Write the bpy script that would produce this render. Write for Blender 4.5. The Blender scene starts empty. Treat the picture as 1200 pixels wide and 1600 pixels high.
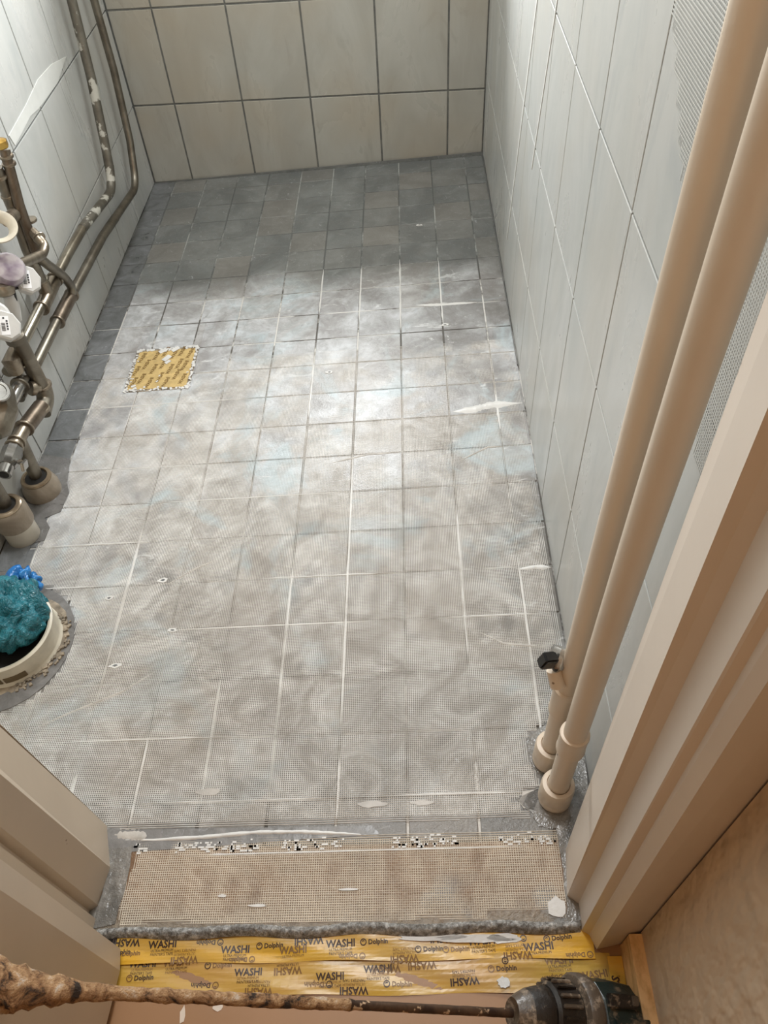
import bpy, bmesh, math, random
import numpy as np
from mathutils import Vector, Matrix
R = random.Random(7)
PI = math.pi
scene = bpy.context.scene
COL = scene.collection

# ------------------------------------------------------------------ camera
CAM = Vector((0.12429, -0.41395, 1.12575))
RIGHT = Vector((0.998763, 0.004604, -0.049513))
DOWN = Vector((-0.028351, -0.765299, -0.643050))
FWD = Vector((-0.040852, 0.643659, -0.764222))
FPX = 1233.48
cd = bpy.data.cameras.new('camera')
cd.sensor_fit = 'VERTICAL'; cd.sensor_height = 36.0; cd.sensor_width = 27.0
cd.lens = FPX / 1600 * 36.0; cd.clip_start = 0.01; cd.clip_end = 50
cam = bpy.data.objects.new('camera', cd); COL.objects.link(cam)
mw = Matrix.Identity(4)
for i in range(3):
    mw[i][0] = RIGHT[i]; mw[i][1] = -DOWN[i]; mw[i][2] = -FWD[i]; mw[i][3] = CAM[i]
cam.matrix_world = mw
scene.camera = cam

# ------------------------------------------------------------------ world, lights, exposure
world = bpy.data.worlds.new('world'); scene.world = world; world.use_nodes = True
world.node_tree.nodes['Background'].inputs[0].default_value = (0.75, 0.8, 0.9, 1)
world.node_tree.nodes['Background'].inputs[1].default_value = 0.05
scene.view_settings.view_transform = 'Standard'; scene.view_settings.look = 'None'
scene.view_settings.gamma = 1.0; scene.view_settings.use_curve_mapping = False
scene.view_settings.exposure = 0.08

def area_light(name, loc, direction, sx, sy, power, col, spread=PI):
    l = bpy.data.lights.new(name, 'AREA'); l.shape = 'RECTANGLE'; l.size = sx; l.size_y = sy
    l.energy = power; l.color = col; l.spread = spread
    o = bpy.data.objects.new(name, l); COL.objects.link(o); o.location = loc
    o.rotation_euler = Vector(direction).to_track_quat('-Z', 'Y').to_euler()
    return o
# floodlight on the back wall, face tilted up: its housing leaves the far strip of floor unlit
area_light('flood_lamp', (-0.12, 1.86, 0.93), (0, -0.865, 0.50), 0.22, 0.05, 33.0, (0.97, 0.99, 1.0))
# bathroom ceiling lamp
area_light('bathroom_ceiling_lamp', (-0.15, 0.75, 2.30), (0, 0, -1), 0.3, 0.3, 19.0, (0.97, 0.99, 1.0))
# warm hall ceiling lamp behind the camera
area_light('hall_ceiling_lamp', (0.06, -1.05, 2.25), (0.0, 0.35, -1), 0.16, 0.16, 4.1, (1.0, 0.53, 0.20))

# ------------------------------------------------------------------ geometry of the place
FA, FB = 0.040919, -0.023392            # the floor falls to the left and to the back
XL, XR, YB, YF = -0.669, 0.357, 1.975, -0.079
CEIL = 2.35
def fz(x, y, h=0.0): return FA * x + FB * y + h
def ray(px, py):
    return (RIGHT * ((px - 600) / FPX) + DOWN * ((py - 800) / FPX) + FWD)
def at(px, py, x):                       # point on the vertical plane X = x seen at this place of the photograph
    d = ray(px, py); t = (x - CAM.x) / d.x
    return CAM + d * t
def atf(px, py, h=0.0):                  # same on the sloping floor plane raised by h
    d = ray(px, py); n = Vector((-FA, -FB, 1))
    return CAM + d * ((h - n.dot(CAM)) / n.dot(d))

# ------------------------------------------------------------------ materials
def lin(c):
    return tuple(((v / 255) / 12.92 if v / 255 <= 0.04045 else ((v / 255 + 0.055) / 1.055) ** 2.4) for v in c) + (1,)
class NT:
    def __init__(s, name):
        s.m = bpy.data.materials.new(name); s.m.use_nodes = True
        s.t = s.m.node_tree; s.n = s.t.nodes; s.b = s.n['Principled BSDF']; s.l = s.t.links
        s.g = s.n.new('ShaderNodeNewGeometry')
    def noise(s, scale, detail=4, rough=0.55, vec=None, dist=0.0):
        o = s.n.new('ShaderNodeTexNoise'); o.inputs['Scale'].default_value = scale
        o.inputs['Detail'].default_value = detail; o.inputs['Roughness'].default_value = rough
        o.inputs['Distortion'].default_value = dist
        s.l.new(vec if vec else s.g.outputs['Position'], o.inputs['Vector']); return o.outputs['Fac']
    def mapped(s, scale=(1, 1, 1), rot=(0, 0, 0)):
        o = s.n.new('ShaderNodeMapping'); o.inputs['Scale'].default_value = scale; o.inputs['Rotation'].default_value = rot
        s.l.new(s.g.outputs['Position'], o.inputs['Vector']); return o.outputs['Vector']
    def sep(s, ax):
        o = s.n.new('ShaderNodeSeparateXYZ'); s.l.new(s.g.outputs['Position'], o.inputs[0]); return o.outputs[ax]
    def ramp(s, fac, stops, interp='LINEAR'):
        o = s.n.new('ShaderNodeValToRGB'); s.l.new(fac, o.inputs[0]); o.color_ramp.interpolation = interp
        e = o.color_ramp.elements
        while len(e) < len(stops): e.new(0.5)
        for i, (p, c) in enumerate(stops):
            e[i].position = p; e[i].color = c if isinstance(c, tuple) else (c, c, c, 1)
        return o.outputs['Color']
    def mix(s, fac, a, b, mode='MIX'):
        o = s.n.new('ShaderNodeMix'); o.data_type = 'RGBA'; o.blend_type = mode
        for sock, v in ((o.inputs[0], fac), (o.inputs[6], a), (o.inputs[7], b)):
            if isinstance(v, (float, int)): sock.default_value = v if sock == o.inputs[0] else (v, v, v, 1)
            elif isinstance(v, tuple): sock.default_value = v
            else: s.l.new(v, sock)
        return o.outputs[2]
    def math(s, op, a, b=0.0, clamp=False):
        o = s.n.new('ShaderNodeMath'); o.operation = op; o.use_clamp = clamp
        for sock, v in ((o.inputs[0], a), (o.inputs[1], b)):
            if isinstance(v, (float, int)): sock.default_value = v
            else: s.l.new(v, sock)
        return o.outputs[0]
    def maprange(s, v, a, b, c=0.0, d=1.0):
        o = s.n.new('ShaderNodeMapRange'); s.l.new(v, o.inputs[0])
        for i, q in enumerate((a, b, c, d)): o.inputs[i + 1].default_value = q
        return o.outputs[0]
    def bump(s, h, strength=0.3, dist=0.001):
        o = s.n.new('ShaderNodeBump'); o.inputs['Strength'].default_value = strength
        o.inputs['Distance'].default_value = dist; s.l.new(h, o.inputs['Height'])
        s.l.new(o.outputs[0], s.b.inputs['Normal'])
        if getattr(s, 'coat_bump', False): s.l.new(o.outputs[0], s.b.inputs['Coat Normal'])
    def set(s, col=None, rough=None, metal=None, spec=None, coat=None):
        for k, v in (('Base Color', col), ('Roughness', rough), ('Metallic', metal), ('Specular IOR Level', spec), ('Coat Weight', coat)):
            if v is None: continue
            if isinstance(v, (float, int, tuple)): s.b.inputs[k].default_value = v
            else: s.l.new(v, s.b.inputs[k])
        return s.m
def plain(name, rgb, rough=0.5, metal=0.0, var=0.12, scale=25, bump=0.15, bs=180):
    t = NT(name); c = lin(rgb); d = tuple(x * (1 - var * 2) for x in c[:3]) + (1,)
    n = t.noise(scale); t.set(t.mix(t.ramp(n, [(0.35, 0.0), (0.68, 1.0)]), c, d), rough, metal)
    t.bump(t.noise(bs, 3), bump, 0.001); return t.m
M = {}
# glazed wall tile with faint diagonal clouding
def wall_tile(name, base, vein, dark, warm, scale=(1, 1, 0.35)):
    t = NT(name); v = t.mapped(scale, (0.3, 0.35, 0.2))
    n1 = t.noise(7, 5, 0.6, v, 1.2); n2 = t.noise(3.0, 3)
    c = t.mix(t.ramp(n1, [(0.42, 0.0), (0.62, 1.0)]), lin(base), lin(vein))
    c = t.mix(t.ramp(t.noise(11, 5, 0.6, v, 2.0), [(0.56, 0.0), (0.70, 0.55)]), c, lin(dark))
    c = t.mix(t.ramp(n2, [(0.45, 0.0), (0.7, 0.7)]), c, lin(warm))
    t.set(c, t.ramp(n1, [(0.3, 0.24), (0.8, 0.42)])); t.bump(t.noise(14, 2), 0.12, 0.001); return t.m
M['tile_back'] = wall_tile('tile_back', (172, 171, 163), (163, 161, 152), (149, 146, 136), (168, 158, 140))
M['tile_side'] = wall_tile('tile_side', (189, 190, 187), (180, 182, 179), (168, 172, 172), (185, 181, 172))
def joint(name, lo, hi, a, b, sc=30):
    t = NT(name); n = t.noise(sc, 5, 0.7)
    t.set(t.ramp(n, [(a, lin(lo)), (b, lin(hi))]), 0.75); t.bump(t.noise(400, 3), 0.5, 0.001); return t.m
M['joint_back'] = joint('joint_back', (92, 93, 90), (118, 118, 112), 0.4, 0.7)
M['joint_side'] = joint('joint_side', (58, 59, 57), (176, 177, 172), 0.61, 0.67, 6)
t = NT('joint_floor'); n = t.noise(7, 5, 0.7); bk = t.maprange(t.sep(1), 1.28, 1.42)  # far joints painted darker to carry on the floor's shade
t.set(t.mix(bk, t.ramp(n, [(0.46, lin((92, 89, 84))), (0.56, lin((206, 204, 199)))]), t.ramp(n, [(0.48, lin((96, 98, 96))), (0.60, lin((158, 160, 156)))])), 0.75); t.bump(t.noise(400, 3), 0.5, 0.001); M['joint_floor'] = t.m
# floor tile under mesh and slurry
def floor_mat():
    t = NT('floor_slurry'); X = t.sep(0); Y = t.sep(1)
    n1 = t.noise(9, 6, 0.65, None, 0.6); n2 = t.noise(3.2, 4, 0.6, None, 0.8); n3 = t.noise(60, 4, 0.7)
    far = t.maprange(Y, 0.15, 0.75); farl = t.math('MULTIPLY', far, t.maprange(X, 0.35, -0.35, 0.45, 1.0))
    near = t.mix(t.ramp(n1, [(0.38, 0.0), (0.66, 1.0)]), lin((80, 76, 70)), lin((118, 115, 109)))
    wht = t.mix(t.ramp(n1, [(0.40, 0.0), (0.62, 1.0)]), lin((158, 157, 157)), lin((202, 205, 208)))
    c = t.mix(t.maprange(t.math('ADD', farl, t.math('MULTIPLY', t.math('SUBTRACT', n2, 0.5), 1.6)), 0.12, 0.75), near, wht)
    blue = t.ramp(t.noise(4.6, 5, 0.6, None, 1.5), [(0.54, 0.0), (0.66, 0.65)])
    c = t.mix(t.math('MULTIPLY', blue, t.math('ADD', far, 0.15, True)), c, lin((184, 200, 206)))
    # whitish dried streaks
    st = t.ramp(t.noise(13, 6, 0.7, t.mapped((0.5, 1.4, 1), (0, 0, 0.4)), 2.5), [(0.60, 0.0), (0.66, 0.7)])
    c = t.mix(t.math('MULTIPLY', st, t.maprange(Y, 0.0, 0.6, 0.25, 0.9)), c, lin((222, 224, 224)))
    # shade over the far floor, painted into the colour as bare membrane grey
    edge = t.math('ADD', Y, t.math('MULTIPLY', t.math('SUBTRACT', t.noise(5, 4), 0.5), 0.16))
    bare_or_shade = t.maprange(edge, 1.30, 1.40)
    mem_shade = t.mix(t.ramp(n1, [(0.40, 0.0), (0.64, 1.0)]), lin((100, 103, 102)), lin((124, 127, 125)))
    mem_shade = t.mix(t.math('MULTIPLY', st, 0.35), mem_shade, lin((170, 173, 170)))
    c = t.mix(bare_or_shade, c, mem_shade)
    c = t.mix(t.ramp(n3, [(0.62, 0.0), (0.72, 0.35)]), c, lin((96, 90, 84)))
    oi = t.n.new('ShaderNodeObjectInfo').outputs['Random']
    c = t.mix(t.ramp(oi, [(0.0, 0.0), (0.55, 0.0), (1.0, 0.30)]), c, lin((146, 136, 124)))
    c = t.mix(t.math('MULTIPLY', t.ramp(t.noise(34, 8, 0.75, None, 0.8), [(0.44, 0.0), (0.60, 1.0)]), 0.30), c, lin((108, 104, 100)))
    c = t.mix(t.ramp(t.noise(52, 7, 0.8, None, 1.5), [(0.60, 0.0), (0.68, 0.45)]), c, lin((214, 217, 218)))
    rough = t.mix(bare_or_shade, t.ramp(n1, [(0.3, 0.34), (0.7, 0.62)]), 0.45)
    t.set(c, rough, None, None, t.math('MULTIPLY', t.math('SUBTRACT', 1.0, bare_or_shade), 0.40)); t.b.inputs['Coat Roughness'].default_value = 0.22; t.coat_bump = True
    h = t.math('ADD', t.math('MULTIPLY', n3, 0.4), t.math('ADD', n1, t.math('MULTIPLY', t.noise(260, 3, 0.7), 0.35)))
    t.bump(h, 1.0, 0.0016); return t.m
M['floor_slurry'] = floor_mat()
def membrane(name, a, b, rough=0.3, bs=45, bd=0.002):
    t = NT(name); n = t.noise(22, 6, 0.65, None, 1.0)
    c = t.mix(t.ramp(n, [(0.38, 0.0), (0.66, 1.0)]), lin(a), lin(b))
    c = t.mix(t.ramp(t.noise(40, 5, 0.7, None, 2), [(0.62, 0.0), (0.70, 0.5)]), c, lin((178, 182, 184)))
    t.set(c, t.ramp(n, [(0.3, rough * 0.7), (0.7, rough * 1.6)])); t.bump(t.noise(bs, 4, 0.6), 0.7, bd); return t.m
M['membrane'] = membrane('membrane', (106, 104, 102), (132, 130, 128))
M['membrane_dark'] = membrane('membrane_dark', (94, 96, 96), (124, 126, 128), 0.35)
M['membrane_wet'] = membrane('membrane_wet', (104, 102, 98), (142, 138, 132), 0.14, 70, 0.004)
t = NT('strand'); Y = t.sep(1); n = t.noise(13, 7, 0.72, None, 1.0)
c = t.mix(t.ramp(n, [(0.40, 0.0), (0.62, 1.0)]), lin((192, 188, 182)), lin((232, 231, 228)))
c = t.mix(t.ramp(t.noise(3.4, 4, 0.6), [(0.52, 0.0), (0.68, 0.4)]), c, lin((186, 176, 162)))
c = t.mix(t.math('MULTIPLY', t.ramp(t.noise(4.6, 5, 0.6, None, 1.5), [(0.52, 0.0), (0.64, 0.7)]), t.maprange(Y, -0.1, 0.5, 0.3, 1.0)), c, lin((196, 210, 216)))
c = t.mix(t.ramp(t.noise(52, 7, 0.8, None, 1.5), [(0.58, 0.0), (0.66, 0.6)]), c, lin((232, 234, 234)))
t.set(c, 0.42); M['strand'] = t.m
M['strand_front'] = plain('strand_front', (226, 216, 200), 0.5, 0, 0.10, 8, 0.3, 900)
M['wall_strand'] = plain('wall_strand', (192, 192, 187), 0.4, 0, 0.05, 8, 0.1, 900)
M['slurry_white'] = plain('slurry_white', (214, 213, 210), 0.4, 0, 0.06, 30, 0.5, 120)
M['smear'] = plain('smear', (188, 183, 176), 0.4, 0, 0.12, 40, 0.5, 200)
M['sealing_strip'] = membrane('sealing_strip', (104, 106, 104), (128, 130, 128), 0.4)
def threshold_mat():
    t = NT('threshold_coat'); Y = t.sep(1); n = t.noise(16, 5, 0.7, None, 0.8); k = t.noise(150, 3, 0.7)
    c = t.mix(t.ramp(n, [(0.35, 0.0), (0.7, 1.0)]), lin((104, 77, 52)), lin((128, 98, 68)))
    g = t.math('ADD', t.maprange(Y, -0.125, -0.165), t.math('MULTIPLY', t.math('SUBTRACT', t.noise(24, 4), 0.5), 1.1), True)
    c = t.mix(g, c, t.mix(k, lin((70, 60, 50)), lin((168, 156, 138))))
    b = t.ramp(t.noise(9, 2), [(0.58, 0.0), (0.66, 0.75)])
    c = t.mix(t.math('MULTIPLY', b, t.maprange(Y, -0.10, -0.13)), c, lin((112, 124, 132)))
    t.set(c, 0.4); t.bump(t.math('ADD', n, k), 0.9, 0.002); return t.m
M['threshold'] = threshold_mat()
t = NT('rough_lip'); n = t.noise(120, 5, 0.75)
t.set(t.ramp(n, [(0.36, lin((84, 78, 70))), (0.52, lin((142, 140, 136))), (0.66, lin((200, 198, 194)))]), 0.22); t.bump(n, 1.0, 0.004); M['lip'] = t.m
# paints, pipes
def paint(name, rgb, chip=(110, 84, 60), rough=0.38, amt=0.74):
    t = NT(name); n = t.noise(5, 4)
    c = t.mix(t.ramp(n, [(0.3, 0.0), (0.75, 1.0)]), lin(rgb), lin(tuple(int(v * 0.95) for v in rgb)))
    c = t.mix(t.ramp(t.noise(34, 3, 0.6), [(amt, 0.0), (amt + 0.02, 0.8)]), c, lin(chip))
    t.set(c, rough); t.bump(t.noise(60, 3), 0.15, 0.001); return t.m
M['cream'] = paint('cream', (214, 198, 178))
M['frame'] = paint('frame', (216, 204, 190))
M['door'] = paint('door', (196, 180, 160))
t = NT('plaster'); t.set(t.mix(t.ramp(t.noise(6, 3), [(0.35, 0.0), (0.7, 1.0)]), lin((214, 196, 172)), lin((204, 184, 160))), 0.7)
t.bump(t.noise(48, 2, 0.5, t.mapped((1, 1, 0.55))), 1.0, 0.008); M['plaster'] = t.m
M['hall_floor'] = plain('hall_floor', (160, 124, 92), 0.32, 0, 0.05, 4, 0.1, 60)
t = NT('wood_base'); t.set(t.mix(t.ramp(t.noise(70, 4, 0.6, t.mapped((1, .5, 1))), [(0.45, 0.0), (0.75, 1.0)]), lin((226, 190, 140)), lin((176, 136, 88))), 0.6); M['baseboard'] = t.m
M['ceiling'] = plain('ceiling', (232, 232, 230), 0.8)
def metal(name, a, b, rough, sc=14, met=0.9, spots=None):
    t = NT(name); n = t.noise(sc, 5, 0.65, None, 0.7)
    c = t.mix(t.ramp(n, [(0.4, 0.0), (0.62, 1.0)]), lin(a), lin(b)); mm = met
    if spots:
        s = t.ramp(t.noise(spots[1], 4, 0.6), [(spots[2], 0.0), (spots[2] + 0.03, 1.0)])
        c = t.mix(s, c, lin(spots[0])); mm = t.math('MULTIPLY', t.math('SUBTRACT', 1.0, s), met); rough = t.mix(s, rough, 0.6)
    t.set(c, rough, mm); t.bump(t.noise(220, 3), 0.2, 0.001); return t.m
M['pipe_grey'] = metal('pipe_grey', (138, 132, 120), (112, 105, 94), 0.42)
M['pipe_bare'] = metal('pipe_bare', (158, 151, 136), (128, 120, 106), 0.28)
M['pipe_worn'] = metal('pipe_worn', (122, 118, 108), (102, 97, 88), 0.5, 14, 0.7, ((178, 176, 166), 26, 0.56))
M['pipe_copper'] = metal('pipe_copper', (128, 116, 102), (98, 86, 74), 0.42)
M['nickel'] = metal('nickel', (178, 176, 172), (150, 148, 144), 0.22)
M['brass'] = metal('brass', (214, 176, 96), (170, 128, 60), 0.28)
M['fitting'] = metal('fitting', (160, 150, 134), (122, 110, 96), 0.34)
M['sleeve_tan'] = metal('sleeve_tan', (160, 148, 132), (136, 124, 108), 0.4, 14, 0.15)
M['sleeve_cap'] = metal('sleeve_cap', (156, 140, 116), (124, 108, 88), 0.3, 14, 0.4)
M['pvc'] = plain('pvc', (206, 198, 180), 0.4, 0, 0.12, 30, 0.2)
M['pvc_dirty'] = plain('pvc_dirty', (206, 198, 182), 0.35, 0, 0.10, 18, 0.2)
M['dark'] = plain('dark', (34, 32, 30), 0.6)
M['black_plastic'] = plain('black_plastic', (26, 24, 22), 0.3)
M['brown_recess'] = plain('brown_recess', (104, 88, 62), 0.6)
M['mortar'] = plain('mortar', (168, 154, 134), 0.8, 0, 0.3, 60, 0.9, 90)
M['white_plastic'] = plain('white_plastic', (200, 199, 196), 0.35, 0, 0.03)
M['label_white'] = plain('label_white', (238, 238, 240), 0.4, 0, 0.02)
M['ink'] = plain('ink', (44, 42, 46), 0.5)
t = NT('violet_plastic'); t.set(t.mix(t.ramp(t.noise(24, 3), [(0.42, 0.0), (0.6, 1.0)]), lin((180, 172, 176)), lin((122, 106, 124))), 0.25); M['violet'] = t.m
t = NT('teal_film'); n = t.noise(30, 5, 0.6, None, 1.0)
t.set(t.mix(t.ramp(n, [(0.35, 0.0), (0.7, 1.0)]), lin((14, 88, 100)), lin((48, 130, 144))), 0.3); t.bump(t.noise(46, 3, 0.6, None, 2.5), 0.8, 0.012); M['teal'] = t.m
t = NT('blue_film'); t.set(t.mix(t.noise(40, 3), lin((4, 84, 168)), lin((60, 150, 210))), 0.25); t.bump(t.noise(50, 3, 0.6, None, 1.0), 0.8, 0.006); M['blue'] = t.m
t = NT('yellow_tape'); n = t.noise(9, 4, 0.6, t.mapped((0.5, 2.2, 1)))
t.set(t.mix(t.ramp(n, [(0.42, 0.0), (0.62, 1.0)]), lin((214, 166, 50)), lin((196, 160, 84))), 0.3); t.bump(t.noise(14, 3, 0.5, t.mapped((0.4, 2.5, 1))), 0.6, 0.006); M['tape'] = t.m
t = NT('yellow_tape_single'); n = t.noise(9, 4, 0.6, t.mapped((0.5, 2.2, 1)))
t.set(t.mix(t.ramp(n, [(0.42, 0.0), (0.62, 1.0)]), lin((190, 154, 66)), lin((190, 150, 88))), 0.3); t.bump(t.noise(14, 3, 0.5, t.mapped((0.4, 2.5, 1))), 0.6, 0.006); M['tape2'] = t.m
M['tape_ink'] = plain('tape_ink', (58, 34, 18), 0.4, 0, 0.1)
M['tape_ink_faint'] = plain('tape_ink_faint', (128, 92, 44), 0.4, 0, 0.1)
M['tape_pale'] = plain('tape_pale', (204, 176, 118), 0.4, 0, 0.12, 60)
M['patch_ink'] = plain('patch_ink', (132, 104, 54), 0.5, 0, 0.1)
t = NT('crusted_rod'); n = t.noise(45, 5, 0.7, None, 0.5); Z = t.sep(2)
t.set(t.ramp(n, [(0.38, lin((52, 38, 28))), (0.46, lin((150, 112, 76))), (0.56, lin((196, 158, 116))), (0.66, lin((222, 208, 192)))]), 0.75)
t.bump(t.noise(160, 5, 0.75), 1.0, 0.006); M['crust'] = t.m
M['rod_steel'] = metal('rod_steel', (92, 72, 56), (60, 46, 38), 0.45, 40, 0.5, ((178, 150, 120), 60, 0.6))
def dirty_tool(name, a, spot=(150, 132, 110), th=0.54):
    t = NT(name); n = t.noise(50, 5, 0.7)
    t.set(t.mix(t.ramp(n, [(th, 0.0), (th + 0.1, 0.85)]), lin(a), lin(spot)), t.ramp(n, [(0.4, 0.3), (0.7, 0.7)])); t.bump(n, 0.6, 0.002); return t.m
M['tool_black'] = dirty_tool('tool_black', (30, 25, 21), (128, 110, 90), 0.56)
M['tool_teal'] = dirty_tool('tool_teal', (20, 34, 32), (104, 90, 72), 0.55)
M['tool_grey'] = dirty_tool('tool_grey', (78, 68, 58), (150, 134, 116), 0.52)

# ------------------------------------------------------------------ mesh helpers
def link(name, me, mat, parent=None, smooth=False):
    if mat is not None and len(me.materials) == 0: me.materials.append(mat)
    if smooth:
        me.polygons.foreach_set('use_smooth', [True] * len(me.polygons))
    o = bpy.data.objects.new(name, me); COL.objects.link(o)
    if parent: o.parent = parent
    return o
def from_bm(name, bm, mat, parent=None, smooth=False):
    bmesh.ops.recalc_face_normals(bm, faces=bm.faces)
    me = bpy.data.meshes.new(name); bm.to_mesh(me); bm.free()
    return link(name, me, mat, parent, smooth)
def tag(o, label=None, cat=None, group=None, kind=None):
    for k, v in (('label', label), ('category', cat), ('group', group), ('kind', kind)):
        if v: o[k] = v
    return o
def empty(name, loc=(0, 0, 0)):
    o = bpy.data.objects.new(name, None); o.empty_display_size = 0.02; COL.objects.link(o); o.location = loc; return o
def adopt(root, *kids):
    for k in kids:
        k.parent = root; k.matrix_parent_inverse = Matrix.Translation(-Vector(root.location))
def prism(name, poly, n, thick, mat, parent=None, bevel=0.0):
    """solid plate: 3-D outline poly (front face), extruded backwards along -n, with a chamfered front rim"""
    n = Vector(n).normalized(); P = [Vector(p) for p in poly]; k = len(P)
    c = sum(P, Vector()) / k
    bm = bmesh.new()
    def inset(p, d): 
        v = (c - p); return p + v.normalized() * d * 1.3
    front = [bm.verts.new(inset(p, bevel)) for p in P]
    if bevel:
        mid = [bm.verts.new(p - n * bevel * 0.6) for p in P]
    else: mid = front
    back = [bm.verts.new(p - n * thick) for p in P]
    bm.faces.new(front); bm.faces.new(back[::-1])
    for i in range(k):
        j = (i + 1) % k
        if bevel: bm.faces.new((front[i], front[j], mid[j], mid[i]))
        bm.faces.new((mid[i], mid[j], back[j], back[i]))
    return from_bm(name, bm, mat, parent)
def box_bm(bm, c, s, rot=None, bev=0.0):
    r = bmesh.ops.create_cube(bm, size=1.0)
    for v in r['verts']:
        v.co = Vector((v.co.x * s[0], v.co.y * s[1], v.co.z * s[2]))
    if bev:
        es = list({e for v in r['verts'] for e in v.link_edges})
        q = bmesh.ops.bevel(bm, geom=es, offset=bev, segments=2, affect='EDGES')
        vs = {v for f in q['faces'] for v in f.verts} | {v for v in r['verts'] if v.is_valid}
    else: vs = set(r['verts'])
    for v in vs:
        if rot is not None: v.co = rot @ v.co
        v.co = v.co + Vector(c)
def box(name, c, s, mat, parent=None, rot=None, bev=0.0):
    bm = bmesh.new(); box_bm(bm, c, s, rot, bev); return from_bm(name, bm, mat, parent)
def fillet(pts, r, seg=6):
    P = [Vector(p) for p in pts]; out = [P[0]]
    for i in range(1, len(P) - 1):
        a, b, c = P[i - 1], P[i], P[i + 1]
        d = min(r, (a - b).length * 0.48, (c - b).length * 0.48)
        p0 = b + (a - b).normalized() * d; p2 = b + (c - b).normalized() * d
        for k in range(seg + 1):
            t = k / seg; out.append(p0 * (1 - t) ** 2 + b * 2 * t * (1 - t) + p2 * t * t)
    out.append(P[-1]); return out
def tube_bm(bm, pts, rad, seg=20, cap=True, noise=0.0, rnd=None):
    P = [Vector(p) for p in pts]; n = len(P)
    rr = rad if isinstance(rad, (list, tuple)) else [rad] * n
    T = []
    for i in range(n):
        a = P[max(0, i - 1)]; b = P[min(n - 1, i + 1)]
        d = (b - a); T.append(d.normalized() if d.length > 1e-9 else (T[-1] if T else Vector((0, 0, 1))))
    up = Vector((0, 0, 1)) if abs(T[0].z) < 0.9 else Vector((1, 0, 0))
    u = T[0].cross(up).normalized(); rings = []
    for i in range(n):
        u = (u - T[i] * u.dot(T[i])).normalized(); v = T[i].cross(u)
        ring = []
        for k in range(seg):
            q = rr[i] * (1 + (rnd.uniform(-noise, noise) if rnd else 0))
            ring.append(bm.verts.new(P[i] + (u * math.cos(2 * PI * k / seg) + v * math.sin(2 * PI * k / seg)) * q))
        rings.append(ring)
    for i in range(n - 1):
        for k in range(seg):
            j = (k + 1) % seg; bm.faces.new((rings[i][k], rings[i][j], rings[i + 1][j], rings[i + 1][k]))
    if cap:
        bm.faces.new(rings[0][::-1]); bm.faces.new(rings[-1])
def auto_smooth(o, ang=40):
    me = o.data; me.polygons.foreach_set('use_smooth', [True] * len(me.polygons))
    try: me.set_sharp_from_angle(angle=math.radians(ang))
    except Exception: pass
    return o
def tube(name, pts, rad, mat, parent=None, bend=0.0, seg=20, noise=0.0):
    if bend: pts = fillet(pts, bend)
    bm = bmesh.new(); tube_bm(bm, pts, rad, seg, True, noise, R if noise else None)
    return auto_smooth(from_bm(name, bm, mat, parent))
def collar(name, p, d, r, w, mat, parent=None, seg=20):
    """rounded ring (bead) around a pipe at p along d"""
    p = Vector(p); d = Vector(d).normalized(); h = w / 2
    prof = [(-h, r * 0.86), (-h * 0.8, r * 0.97), (-h * 0.3, r), (h * 0.3, r), (h * 0.8, r * 0.97), (h, r * 0.86)]
    bm = bmesh.new(); tube_bm(bm, [p + d * a for a, b in prof], [b for a, b in prof], seg)
    return auto_smooth(from_bm(name, bm, mat, parent))
def lathe(name, c, prof, mat, parent=None, seg=40, axis=(0, 0, 1), jitter=0.0, cap=True):
    """prof: (radius, height) from the bottom"""
    ax = Vector(axis).normalized(); c = Vector(c)
    u = ax.orthogonal().normalized(); v = ax.cross(u)
    bm = bmesh.new(); rings = []
    for (r, h) in prof:
        rings.append([bm.verts.new(c + ax * (h + R.uniform(-jitter, jitter)) + (u * math.cos(2 * PI * k / seg) + v * math.sin(2 * PI * k / seg)) * (r + R.uniform(-jitter, jitter))) for k in range(seg)])
    for i in range(len(rings) - 1):
        for k in range(seg):
            j = (k + 1) % seg; bm.faces.new((rings[i][k], rings[i][j], rings[i + 1][j], rings[i + 1][k]))
    if cap: bm.faces.new(rings[0][::-1]); bm.faces.new(rings[-1])
    return auto_smooth(from_bm(name, bm, mat, parent))

# value noise for geometry
_rs = np.random.RandomState(11); _G = _rs.rand(64, 64)
def vnoise(x, y, s):
    x = np.asarray(x, float) * s + 100.3; y = np.asarray(y, float) * s + 57.7
    xi = np.floor(x).astype(int); yi = np.floor(y).astype(int); fx = x - xi; fy = y - yi
    fx = fx * fx * (3 - 2 * fx); fy = fy * fy * (3 - 2 * fy)
    g = lambda a, b: _G[a % 64, b % 64]
    return (g(xi, yi) * (1 - fx) + g(xi + 1, yi) * fx) * (1 - fy) + (g(xi, yi + 1) * (1 - fx) + g(xi + 1, yi + 1) * fx) * fy

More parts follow.
